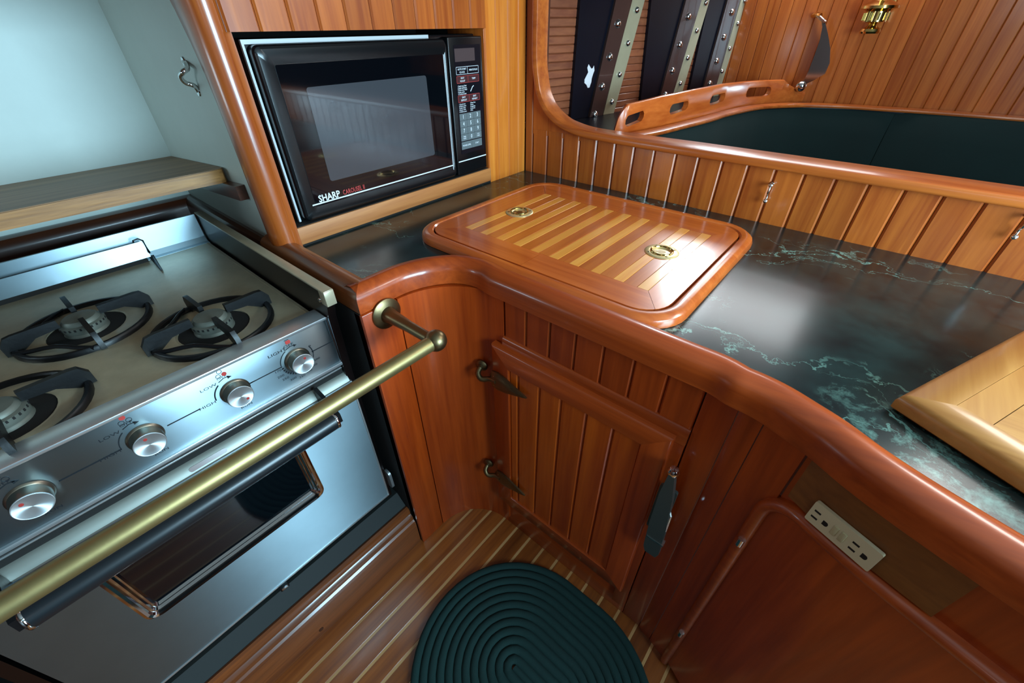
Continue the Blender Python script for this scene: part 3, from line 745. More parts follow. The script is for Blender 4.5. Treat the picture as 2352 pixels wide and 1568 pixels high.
for (px, py) in ((1712, 1235), (1573, 1447)):
    s, z = face_s(px, py); q = on_face(s, 0.03)
    obj('barrel_hinge', tube([(q[0], q[1], z-0.022), (q[0], q[1], z+0.022)], 0.014, 12), M['chrome'], cab)

# ---- cabinet door
YD = -1.664
def dp(px, py, y=YD): p = at(px, py, 1, y); return p.x, p.z
x0, x1, z1, z0 = 1.108, 2.140, -0.372, -1.845
door = obj('door', box((x0+.03, x1-.03), (YD+0.034, YP-0.002), (z0+.03, z1-.03)), M['backing'], cab, label='tongue and groove door with mitred frame')
FT = FR((0, YD, 0), (1,0,0), (0,1,0), (0,0,1))
def frame_piece(poly, name, mat, parent):
    obj(name, prism(poly, 0.0, 0.045, FT, order=(0, 2, 1)), mat, parent)
def mitred(x0, x1, z0, z1, wd, dep, fr, mats, parent, bev=0.012):
    "four mitred frame members with rounded outer arris"
    pr = [(0, 0.0), (0, dep-bev), (bev*0.35, dep-bev*0.35), (bev, dep), (wd-0.004, dep), (wd, dep-0.004), (wd, 0.0)]
    cs = [(x0, z0), (x1, z0), (x1, z1), (x0, z1)]; dirs = [(1, 1), (-1, 1), (-1, -1), (1, -1)]
    for i in range(4):
        j = (i+1) % 4; m_ = MB(); k = len(pr)
        for (c, d) in ((cs[i], dirs[i]), (cs[j], dirs[j])):
            for (q, h) in pr: m_.v.append(fr((c[0]+d[0]*q, h, c[1]+d[1]*q)))
        for a in range(k):
            b = (a+1) % k; m_.f.append([a, b, k+b, k+a])
        m_.f += [list(range(k)), list(range(k, 2*k))]
        obj(('rail', 'stile')[i % 2], m_, mats[i % 2], parent)
FDD = FR((0, YD+0.045, 0), (1,0,0), (0,-1,0), (0,0,1))
mitred(x0, x1, z0, z1, 0.125, 0.045, FDD, (M['red_x'], M['red_z']), door)
ge = [x0+0.12, 1.290, 1.436, 1.574, 1.725, 1.873, x1-0.12]
M['orange_z'] = wood('orange_red_door_boards', '9c3606', 'c4560f', 'z', vary=0.06)
for a, b in zip(ge[:-1], ge[1:]):
    obj('plank', prism(plank_prof(a+.001, b-.001, 0.030, 0.010), z0+0.12, z1-0.12, FDD), M['orange_z'], door)
# strap hinges
def strap_hinge(cx, cz, dx, lab):
    h = obj('hinge', lathe([(0.038, 0), (0.038, 0.008), (0.030, 0.016), (0.018, 0.020), (0.016, 0.03), (0.0005, 0.032)], (1.015, -1.648, cz+0.03), (0.3, -0.95, 0), 20), M['bronze'], cab, label=lab)
    obj('hinge_arm', tube(spline([(1.02, -1.665, cz+0.03), (1.03, -1.70, cz+0.01), (1.06, -1.705, cz-0.015), (1.10, YD-0.016, cz-0.01), (1.15, YD-0.012, cz)], 3), 0.016, 10), M['bronze'], h)
    lx = x0+0.0
    leaf = [(lx-.005, cz-.025), (lx+.01, cz-.060), (lx+.05, cz-.066), (lx+.11, cz-.054), (lx+.18, cz-.030), (lx+.24, cz-.010), (lx+.262, cz), (lx+.24, cz+.010), (lx+.18, cz+.030), (lx+.11, cz+.054), (lx+.05, cz+.066), (lx+.01, cz+.060), (lx-.005, cz+.025)]
    m_ = MB(); cnt = len(leaf)
    for (q, s) in ((0.0, 1.0), (0.010, 1.0), (0.017, 0.72), (0.020, 0.35)):
        for (a, b) in leaf: m_.v.append(Vector((lx+.07+(a-lx-.07)*(1-(1-s)*0.5), YD-0.001-q, cz+(b-cz)*s)))
    for r in range(3):
        for a in range(cnt):
            b = (a+1) % cnt; m_.f.append([r*cnt+a, r*cnt+b, (r+1)*cnt+b, (r+1)*cnt+a])
    m_.f += [list(range(cnt)), [3*cnt+i for i in range(cnt)]]
    obj('hinge_leaf', m_, M['bronze'], h, sharp=30)
    for (a, b) in ((0.03, 0.034), (0.03, -0.034), (0.225, 0.0)):
        obj('screw', lathe([(0.009, 0), (0.007, .004), (0.0005, .006)], (lx+a, YD-0.014 if a < .1 else YD-0.012, cz+b), (0,-1,0), 10), M['chrome'], h)
hz = -0.615; hz2 = -1.545
strap_hinge(0, hz, 0, 'upper bronze spear-shaped strap hinge')
strap_hinge(0, hz2, 0, 'lower bronze spear-shaped strap hinge')
# lever latch at the right edge
lt = dp(1543, 1090, YD-0.05); lb = dp(1492, 1272, YD-0.05)
la = empty('lt', (0,0,0)); bpy.data.objects.remove(la)
latch = obj('latch', prism(rrect(lt[0]-0.035, lt[0]+0.045, lb[1]+0.16, lt[1]-0.14, 0.012, 3), 0, 0.016, FR((0, YD, 0), (1,0,0), (0,-1,0), (0,0,1)), order=(0, 2, 1)), M['darkmetal'], cab, label='dark metal lever latch with chrome keeper')
lev = [(-.012, 0.0), (.012, 0.0), (.030, -.16), (.040, -.40), (.040, -.62), (.028, -.66), (-.028, -.66), (-.040, -.62), (-.040, -.40), (-.030, -.16)]
Hh = lt[1]-lb[1]; sc_ = Hh/0.66
obj('lever', prism([(a+(lt[0]+(lb[0]-lt[0])*(-b/0.66)), lt[1]+b*sc_) for a, b in lev], 0.02, 0.05, FR((0, YD, 0), (1,0,0), (0,-1,0), (0,0,1)), order=(0, 2, 1)), M['darkmetal'], latch)
obj('lever_band', box((lb[0]-0.042, lb[0]+0.042), (YD-0.053, YD-0.018), (lb[1]+0.13, lb[1]+0.137)), M['chrome'], latch)
obj('lever_knob', lathe([(0.012, 0), (0.024, 0.004), (0.026, 0.02), (0.018, 0.034), (0.0005, 0.038)], (lt[0], YD-0.035, lt[1]-0.01), (0,0,1), 12), M['chrome'], latch)
obj('keeper', tube([(lt[0]+.03, YD-.01, lt[1]-.26), (lt[0]+.055, YD-.035, lt[1]-.28), (lt[0]+.058, YD-.035, lt[1]-.40), (lt[0]+.03, YD-.01, lt[1]-.42)], 0.008, 8), M['chrome'], latch)

# ---- electrical outlet
o_tl = face_s(1886, 1143); o_tr = face_s(2040, 1270); o_bl = face_s(1858, 1182); o_br = face_s(2000, 1305)
so0 = (o_tl[0]+o_bl[0])/2; so1 = (o_tr[0]+o_br[0])/2; zo1 = (o_tl[1]+o_tr[1])/2; zo0 = (o_bl[1]+o_br[1])/2
A_ = on_face(so0, 0.010); B_ = on_face(so1, 0.010); ta = Vector((B_[0]-A_[0], B_[1]-A_[1], 0)); LW = ta.length; ta.normalize()
na = Vector((ta.y, -ta.x, 0)); FO = FR((A_[0], A_[1], zo0), ta, na, (0,0,1)); HO = zo1-zo0
outl = empty('outlet', (A_[0]+ta.x*LW/2, A_[1]+ta.y*LW/2, zo0), 'beige double outlet with two middle buttons on the dark angled cabinet front', 'outlet')
obj('cover', prism(rrect(0, LW, 0, HO, 0.006, 4), 0, 0.012, FO, order=(0, 2, 1)), M['beige'], outl)
uo = LW/10.2; vo = HO/3.4
for base in (0.55, 6.6):
    for v_ in (0.95, 2.0):
        obj('slot', box(((base)*uo, (base+1.0)*uo), (0.0118, 0.0125), (v_*vo, (v_+0.28)*vo), fr=FO), M['slot'], outl)
    cx = (base+2.1)*uo; cy = 1.45*vo
    obj('ground_hole', prism([(cx-.4*uo, cy-.35*vo), (cx+.1*uo, cy-.35*vo)]+[(cx+.1*uo+.35*uo*math.cos(math.radians(a)), cy+.35*vo*math.sin(math.radians(a))) for a in range(-75, 90, 15)]+[(cx-.4*uo, cy+.35*vo)], 0.0118, 0.0125, FO, order=(0, 2, 1)), M['slot'], outl)
for a in (3.75, 4.95):
    obj('button', box((a*uo, (a+0.8)*uo), (0.010, 0.016), (0.9*vo, 2.35*vo), 0.002, fr=FO), M['beige_d'], outl)

# ================================================================= BRASS GRAB RAIL
rail = empty('grab_rail', (0.9, -3.1, -0.30), 'tarnished brass grab rail in front of the range, fixed to the cabinet corner', 'rail')
YF, ZR, XR = -2.045, -0.121, 1.133
bar = obj('rail_tube', tube([(XR, -2.062, ZR), (XR, -2.6, ZR), (XR, -3.3, ZR), (XR, -4.30, ZR)], 0.034, 24), M['brass'], rail)
for sgn, yf in ((1, YF), (-1, -4.31)):
    fl = obj('flange', lathe([(0.080, 0), (0.080, 0.008), (0.070, 0.014), (0.044, 0.020), (0.038, 0.034), (0.034, 0.07), (0.028, 0.18), (0.026, XR-XS-0.03)], (XS+0.001, yf, ZR), (1,0,0), 28), M['bronze'], rail)
    obj('ball', lathe([(0.0005, -0.051)]+[(0.051*math.cos(math.radians(a)), 0.051*math.sin(math.radians(a))) for a in range(-75, 76, 15)]+[(0.0005, 0.051)], (XR, yf+0.008*sgn, ZR), (1,0,0), 24), M['bronze'], rail)
    for a in (100, 220, 340):
        obj('screw', lathe([(0.010, 0), (0.008, .004), (0.0005, .006)], (XS+0.013, yf+0.052*math.cos(math.radians(a)), ZR+0.052*math.sin(math.radians(a))), (1,0,0), 10), M['chrome'], fl)
obj('corner_stile', box((XS-0.07, XS), (-4.79, -4.16), (ZF, -0.077), 0.004), M['red_z'], cab)

# ================================================================= WORKTOP LIDS
lid = empty('refrigerator_lid', (1.17, -0.9, 0.0), 'striped wooden icebox lid with two brass ring pulls lying flush on the marble', 'lid')
LX0, LX1, LY0, LY1 = 0.362, 1.975, -1.560, -0.245
def loop(inset, r): return rrect(LX0+inset, LX1-inset, LY0+inset, LY1-inset, r, 8)
rim = MB(); prs = [(0.0, 0.002, 0.21), (0.0, 0.022, 0.21), (0.006, 0.038, 0.204), (0.022, 0.050, 0.19), (0.045, 0.053, 0.17), (0.062, 0.049, 0.155), (0.070, 0.040, 0.147), (0.070, 0.002, 0.147)]
kk = len(loop(0, .2))
for (ins, z, r) in prs:
    rim.v += [Vector((a, b, z)) for a, b in loop(ins, r)]
for j in range(len(prs)):
    j2 = (j+1) % len(prs)
    for i in range(kk):
        i2 = (i+1) % kk; rim.f.append([j*kk+i, j*kk+i2, j2*kk+i2, j2*kk+i])
obj('surround', rim, M['lid_frame_x'], lid, label='raised rounded surround of the lid', sharp=30)
obj('groove_floor', prism(loop(0.06, 0.15), 0.003, 0.026), M['gap'], lid)
TOPZ = 0.047
XM = 1.168; SX0, SX1, SY0, SY1 = 0.601, 1.773, -1.312, -0.514
# frame boards
def cut(poly, lo, hi, mat, name='board'): obj(name, prism(poly, lo+0.003, hi), mat, lid)
il = loop(0.077, 0.14)
q_tr = [p for p in il if p[0] >= SX1 or True]
def clip(poly, f):
    "keep the part of a polygon where f(p) >= 0"
    out = []
    for i in range(len(poly)):
        a, b = poly[i], poly[(i+1) % len(poly)]; fa, fb = f(a), f(b)
        if fa >= 0: out.append(a)
        if fa*fb < 0:
            t = fa/(fa-fb); out.append((a[0]+(b[0]-a[0])*t, a[1]+(b[1]-a[1])*t))
    return out
xi0, xi1, yi0, yi1 = LX0+.077, LX1-.077, LY0+.077, LY1-.077
S0 = 0.540
def mit(p0, p1): return lambda p: (p1[0]-p0[0])*(p[1]-p0[1])-(p1[1]-p0[1])*(p[0]-p0[0])
g_ = 0.0012
fr_w = clip(clip(clip(il, lambda p: S0+0.06-p[0]-g_), lambda p: (p[1]-yi0)-(p[0]-xi0)*((SY0-yi0)/(SX0-xi0))-g_), lambda p: -(p[1]-yi1)-(p[0]-xi0)*((yi1-SY1)/(SX0-xi0))-g_)
cut(fr_w, 0.0, TOPZ, M['lid_frame_y'])
fr_e = clip(clip(clip(il, lambda p: p[0]-SX1-g_), lambda p: (p[1]-yi0)-(xi1-p[0])*((SY0-yi0)/(xi1-SX1))-g_), lambda p: -(p[1]-yi1)-(xi1-p[0])*((yi1-SY1)/(xi1-SX1))-g_)
cut(fr_e, 0.0, TOPZ, M['lid_frame_y'])
for (ya, sgn) in ((SY0, -1), (SY1, 1)):
    yi = yi0 if sgn < 0 else yi1
    base = clip(il, lambda p: (p[1]-ya)*sgn-g_)
    base = clip(base, lambda p: ((SX0-xi0)/abs(yi-ya))*abs(p[1]-ya)-(SX0-p[0])-g_)
    base = clip(base, lambda p: ((xi1-SX1)/abs(yi-ya))*abs(p[1]-ya)-(p[0]-SX1)-g_)
    cut(clip(base, lambda p: XM-p[0]-g_), 0.0, TOPZ, M['lid_frame_x'])
    cut(clip(base, lambda p: p[0]-XM-g_), 0.0, TOPZ, M['lid_frame_x'])
# slats, pale and brown in turn
ns = 19; st_ = 0.0621
for i in range(ns):
    a = SX0+i*st_; pale = i % 2 == 0
    wa = 0.054 if pale else 2*st_-0.054
    a = SX0+(i//2)*2*st_+(0 if pale else 0.054)
    obj('slat', prism(plank_prof(a+.0006, a+wa-.0006, TOPZ-0.003-0.0003*(i % 3), 0.0012), SY0, SY1, FR((0,0,0.003), (1,0,0), (0,0,1), (0,1,0))), M['lid_light'] if pale else M['lid_dark'], lid)
# brass flush pulls
def pull(cx, cy, rot):
    z = TOPZ
    pl = obj('ring_pull', lathe([(0.088, 0.0), (0.088, 0.002), (0.084, 0.005), (0.052, 0.0055), (0.046, 0.003), (0.040, -0.004), (0.0005, -0.006)], (cx, cy, z), (0,0,1), 36), M['palebrass'], lid, label='round flush brass pull')
    obj('ring', sweep([(cx+0.055*math.cos(t)*1.0, cy+0.055*math.sin(t), z+0.007) for t in [2*math.pi*i/28 for i in range(28)]], circ(0, 0, 0.0055, 8), (0,0,1), True), M['polbrass'], pl)
    kh = [(cx+0.022*math.cos(math.radians(a+rot)), cy+0.022*math.sin(math.radians(a+rot))) for a in range(30, 331, 20)]
    tip = [(cx+0.05*math.cos(math.radians(rot-8)), cy+0.05*math.sin(math.radians(rot-8))), (cx+0.05*math.cos(math.radians(rot+8)), cy+0.05*math.sin(math.radians(rot+8)))]
    obj('keyhole', prism(kh+tip, z-0.002, z+0.0005), M['bronze'], pl)
    for a in (45, 135, 225, 315):
        obj('screw', lathe([(0.008, 0), (0.007, .002), (0.0005, .003)], (cx+.069*math.cos(math.radians(a)), cy+.069*math.sin(math.radians(a)), z+.0045), (0,0,1), 10), M['bronze'], pl)
p1_ = at(1193, 486, 2, 0.05); p2_ = at(1520, 577, 2, 0.05)
pull(p1_.x, p1_.y, 200); pull(p2_.x, p2_.y, 200)

# ---- second lid, cut off by the right edge of the photo
A0 = at(2068, 902, 2, 0.07); ud = (at(2352, 752, 2, 0.07)-A0).normalized(); vd = (at(2352, 1078, 2, 0.07)-A0).normalized()
lid2 = empty('slatted_board', (3.2, -1.2, 0.0), 'honey-coloured slatted board lying on the marble at the right edge', 'board')
F2 = lambda p: Vector((A0.x, A0.y, 0))+ud*p[0]+vd*p[1]+Vector((0, 0, p[2]))
U2, V2 = 0.95, 1.15
def bd(poly, mat, name='board', top=0.068, lo=0.006, c=0.004):
    obj(name, prism(poly, lo, top, F2), mat, lid2)
fwv = 0.115; fwu = 0.105
obj('underside', prism([(0.02, 0.02), (U2-.02, 0.02), (U2-.02, V2-.02), (0.02, V2-.02)], 0.003, 0.05, F2), M['oaklid_b'], lid2)
e_ = 0.001
def edge_round(poly_pts, flags): return poly_pts
# bullnosed frame members
def nose(run, length, wdt, flip=False):
    "frame member profile swept along u (run='u') or v"
    pf = [(0.0, 0.012), (0.0, 0.040), (0.006, 0.058), (0.020, 0.068), (wdt, 0.068), (wdt, 0.006), (0.006, 0.006)]
    m_ = MB(); k = len(pf)
    for (pos, d) in ((0, 1), (length, -1)):
        for (q, h) in pf:
            along = pos+d*q
            m_.v.append(F2((along, q, h)) if run == 'u' else F2((q, along, h)))
    for a in range(k):
        b = (a+1) % k; m_.f.append([a, b, k+b, k+a])
    m_.f += [list(range(k)), list(range(k, 2*k))]; return m_
obj('frame_board', nose('u', U2, fwu), M['oaklid_a'], lid2, org=None)
obj('frame_board', nose('v', V2, fwv), M['oaklid_b'], lid2)
sv = fwu+e_
for i in range(11):
    a = fwu+i*0.088
    obj('slat', prism([(fwu+.001, a+.001), (U2-.12, a+.001), (U2-.12, a+.087), (fwu+.001, a+.087)], 0.006, 0.067, F2), M['oaklid_a'] if i % 2 == 0 else M['oaklid_b'], lid2)

# ================================================================= HOOKS on the partition
def hook(px, pz0, x, lab):
    h = empty('cup_hook', (x, -0.0, pz0-0.055), lab, 'hook')
    zt_, zb_ = pz0+0.045, pz0-0.045
    obj('base', lathe([(0.010, 0), (0.010, 0.006), (0.0005, 0.007)], (x, 0.002, zt_), (0,-1,0), 12), M['chrome'], h)
    pth = [(x, 0.0, zt_), (x, -0.03, zt_-.003), (x+.002, -0.05, zt_-.02), (x+.001, -0.045, zt_-.045), (x, -0.028, zt_-.062), (x, -0.03, zb_-.005)]
    obj('wire', tube(spline(pth, 5), 0.0055, 10), M['chrome'], h)
    for z in (zt_-.002, zb_-.005):
        obj('tip', lathe([(0.0005, -.013)]+[(0.013*math.cos(math.radians(a)), 0.013*math.sin(math.radians(a))) for a in range(-60, 61, 20)]+[(0.0005, .013)], (x, -0.034, z), (0,0,1), 12), M['chrome'], h)
    return h
pA = at(1766, 441, 1, -0.02); pB = at(2340, 528, 1, -0.02)
hook(0, pA.z, pA.x, 'small bright cup hook on a plank joint of the partition, left of two')
hook(0, pB.z+0.02, pB.x, 'small bright cup hook on the partition at the right edge of the photo')
# ================================================================= RANGE
YR = -2.265; YL = -3.80
stove = empty('cooking_range', (-0.1, -3.03, ZF+0.3), 'gimballed stainless steel gas range with three burners and a black oven handle', 'range')
fx = lambda p: p
side = [(-0.93, 0.045), (0.655, 0.052), (0.668, 0.047), (0.668, 0.02), (0.625, -0.10), (0.605, -0.50), (0.600, -1.64), (-0.85, -1.64), (-0.93, -0.13)]
obj('side_panel', prism(side, -2.262, -2.222, order=(0, 2, 1)), M['steel_dark'], stove, label='dark steel side panel with a pale top edge')
obj('side_panel', prism(side, YL-0.02, YL+0.02, order=(0, 2, 1)), M['steel_dark'], stove)
obj('side_cap', box((-0.93, 0.668), (-2.266, -2.219), (0.046, 0.057), 0.003), M['steel_top'], stove)
obj('side_cap_end', box((0.62, 0.672), (-2.268, -2.219), (-0.02, 0.055), 0.003), M['steel_top'], stove)
obj('carcass', box((-0.9, 0.50), (YL+0.02, YR-0.005), (-1.64, -0.17)), M['gap'], stove)
obj('screw', lathe([(0.012, 0), (0.010, .006), (0.0005, .008)], (0.60, -2.263, -0.01), (0,-1,0), 10), M['chrome'], stove)
# hob with round burner wells
burn = [(0.198, -2.621), (-0.293, -3.027), (0.20, -3.42)]
bc = [at(487, 740, 2, -0.10), at(192, 742, 2, -0.10), at(-5, 955, 2, -0.10)]
bc = [(p.x, p.y) for p in bc]
RB = 0.150
hob_poly = [(-0.86, -2.285), (-0.86, YL+0.03), (0.478, YL+0.03), (0.478, -2.285)]
hob = obj('hob', prism(hob_poly, -0.145, -0.128, holes=[circ(x, y, RB, 32) for x, y in bc]), M['steel_top'], stove)
obj('hob_lip', sweep([(0.478, YL+0.03, -0.145), (0.478, -2.285, -0.145)], [(-0.01, 0.017), (0.010, 0.017), (0.022, 0.008), (0.026, -0.008), (0.022, -0.03), (-0.01, -0.03)]), M['steel_edge'], hob)
obj('hob_side_lip', sweep([(0.47, -2.285, -0.145), (-0.86, -2.285, -0.145)], [(-0.006, 0.019), (0.010, 0.017), (0.012, -0.02), (-0.006, -0.02)]), M['steel_top'], hob)
for (x, y) in bc:
    obj('burner_well', lathe([(RB, 0.0), (RB-0.006, -0.02), (0.06, -0.03)], (x, y, -0.132), (0,0,1), 32), M['gap'], hob)
# back guard and folded plate with wire clip
obj('back_guard', prism([(-0.945, 0.045), (-0.925, 0.047), (-0.925, -0.10), (-0.90, -0.126), (-0.86, -0.127), (-0.86, -0.145), (-0.945, -0.145)], YL+0.02, -2.27, order=(0, 2, 1)), M['steel'], stove)
plate = obj('folded_plate', prism([(-0.870, -0.012), (-0.858, -0.008), (-0.835, -0.085), (-0.832, -0.10), (-0.845, -0.10)], YL+0.05, -2.600, order=(0, 2, 1)), M['steel'], stove)
obj('plate_foot', box((-0.87, -0.84), (YL+0.05, -2.62), (-0.128, -0.095)), M['gap'], plate)
ck = [at(.1786*1715, 440+.1786*655, 0, -0.85), at(.1786*1710, 440+.1786*630, 0, -0.86), at(.1786*1770, 440+.1786*605, 0, -0.86), at(.1786*1835, 440+.1786*630, 0, -0.85), at(.1786*1920, 440+.1786*780, 0, -0.83), at(.1786*1930, 440+.1786*800, 2, -0.12), at(.1786*2080, 440+.1786*1010, 2, -0.12)]
obj('wire_clip', tube(ck, 0.0045, 8), M['castiron'], plate)
def fin(pa, pb, h, th, name, mat, parent, hb=None, z0=-0.125):
    "upright cast blade from plan point a (outer foot) to b (inner tip)"
    a = Vector((pa[0], pa[1], 0)); b = Vector((pb[0], pb[1], 0)); t = (b-a); L = t.length; t.normalize(); n_ = Vector((-t.y, t.x, 0))
    f = lambda p: a+t*p[0]+n_*p[1]+Vector((0, 0, p[2]))
    pr_ = [(0, z0), (0.0, z0+h*0.55), (L*0.12, z0+h*0.95), (L*0.25, z0+h), (L, z0+h), (L, z0+h*0.55), (L*0.55, z0+h*0.45), (L*0.25, z0)]
    return obj(name, prism(pr_, -th/2, th/2, f, order=(0, 2, 1)), mat, parent)
for bi, (x, y) in enumerate(bc):
    g = obj('grate', sweep([(x+0.248*math.cos(t), y+0.248*math.sin(t), -0.118) for t in [2*math.pi*i/40 for i in range(40)]], [(-0.012, -0.012), (-0.012, 0.008), (-0.005, 0.014), (0.006, 0.014), (0.012, 0.006), (0.012, -0.012)], (0,0,1), True), M['castiron'], stove, label=('grate over the front right burner', 'grate over the back burner', 'grate over the front left burner')[bi])
    obj('grate_pan', lathe([(0.235, -0.124), (0.20, -0.127), (RB+.01, -0.1275), (RB, -0.131), (0.235, -0.129)], (x, y, 0), (0,0,1), 40, False), M['steel_top'], g)
    for k in range(4):
        a = math.radians(k*90+3)
        fin((x+0.275*math.cos(a), y+0.275*math.sin(a)), (x+0.075*math.cos(a), y+0.075*math.sin(a)), 0.085, 0.020 if k != 1 else 0.026, 'grate_finger', M['castiron'], g)
    # the low curved bars that join the fingers at the feet
    for k in (0, 1, 2, 3):
        a0 = k*90+3
        pts = []
        for j in range(7):
            t = math.radians(a0+6+78*j/6); rr = 0.255-0.075*math.sin(math.pi*j/6)
            pts.append((x+rr*math.cos(t), y+rr*math.sin(t), -0.112+0.012*math.sin(math.pi*j/6)))
        if k in (3, 2): obj('grate_bar', tube(pts, 0.010, 8), M['castiron'], g)
    b_ = obj('burner', lathe([(0.085, -0.155), (0.085, -0.128), (0.078, -0.118), (0.083, -0.116), (0.085, -0.085), (0.072, -0.080), (0.070, -0.070), (0.062, -0.062), (0.02, -0.058), (0.0005, -0.058)], (x, y, 0), (0,0,1), 32), M['burner'], stove, label=('grey cap of the front right burner', 'grey cap of the back burner', 'grey cap of the front left burner')[bi])
    for k in range(26):
        a = 2*math.pi*k/26
        f = FR((x+0.0835*math.cos(a), y+0.0835*math.sin(a), -0.090), (-math.sin(a), math.cos(a), 0), (0,0,1), (math.cos(a), math.sin(a), 0))
        if k == 0: port0 = obj('flame_port', box((-.0035, .0035), (-.006, .004), (0, .003), fr=f), M['gap'], b_)
        else: obj('flame_port', box((-.0035, .0035), (-.006, .004), (0, .003), fr=f), M['gap'], b_)

# control panel ------------------------------------------------------
XP = 0.598
panel = obj('control_panel', box((0.50, XP), (YL+0.03, YR), (-0.382, -0.112), 0.003), M['steel'], stove)
obj('top_trim', box((0.50, XP+0.012), (YL+0.03, YR-0.002), (-0.114, -0.098), 0.004), M['steel_edge'], panel)
obj('bottom_trim', box((0.50, XP+0.014), (YL+0.03, YR+0.004), (-0.400, -0.380), 0.004), M['steel_edge'], panel)
obj('end_trim', box((0.50, XP+0.006), (YR-0.002, YR+0.012), (-0.396, -0.104), 0.003), M['steel_dark'], panel)
FPn = FR((XP, 0, 0), (0,1,0), (1,0,0), (0,0,1))
def onpanel(poly, name, mat, parent, h=0.0016, holes=()): return obj(name, prism(poly, 0.0002, h, FPn, holes=holes, order=(0, 2, 1)), mat, parent)
ZL = -0.247
def hline(a, b, w_=0.0045): onpanel([(a, ZL-w_/2), (b, ZL-w_/2), (b, ZL+w_/2), (a, ZL+w_/2)], 'printed_line', M['print_black'], panel)
_fonts = {}
def text(name, s, size, fr, mat, parent, align='CENTER', depth=0.0012, bold=0.0, label=None, xs=1.0, width=None):
    "lettering as real shallow mesh; fr maps (x, 0, z) on the surface, depth outward"
    cu = bpy.data.curves.new('lettering', 'FONT'); cu.body = s; cu.align_x = align; cu.align_y = 'CENTER'; cu.size = 1.0; cu.resolution_u = 2
    cu.offset = bold
    t = bpy.data.objects.new('lettering_src', cu); sc.collection.objects.link(t)
    bpy.context.view_layer.update(); dg = bpy.context.evaluated_depsgraph_get()
    me = t.evaluated_get(dg).to_mesh(); m_ = MB()
    vs = [v.co.copy() for v in me.vertices]; fs = [list(p.vertices) for p in me.polygons]
    if width:
        ex = [v.x for v in vs]; mid_ = (max(ex)+min(ex))/2; xs = width/((max(ex)-min(ex))*size)
        for v in vs: v.x -= mid_
    m_.add([fr((v.x*size*xs, depth, v.y*size)) for v in vs], fs)
    t.evaluated_get(dg).to_mesh_clear(); bpy.data.objects.remove(t); bpy.data.curves.remove(cu)
    return obj(name, m_, mat, parent, label=label)
def ptext(s, y, z, size, xs=1.5, mat='print_black', ang=0):
    text('lettering', s, size, FR((XP, y, z), (0,1,0), (1,0,0), (0,0,1)), M[mat], panel, xs=xs)
def arcpoly(cy, cz, r, a0, a1, w_):
    pts = [(cy+r*math.cos(math.radians(a0+(a1-a0)*i/14)), cz+r*math.sin(math.radians(a0+(a1-a0)*i/14))) for i in range(15)]
    return rib2d(pts, w_)
knobs = [(-2.452, 62), (-2.732, -50), (-3.062, 95), (-3.392, 120)]
hline(-2.266, -2.380); hline(-2.526, -2.655); hline(-2.69, -2.655)
hline(-2.692, -2.655); hline(-2.870, -2.990); hline(-3.138, -3.318); hline(-3.47, -3.75)
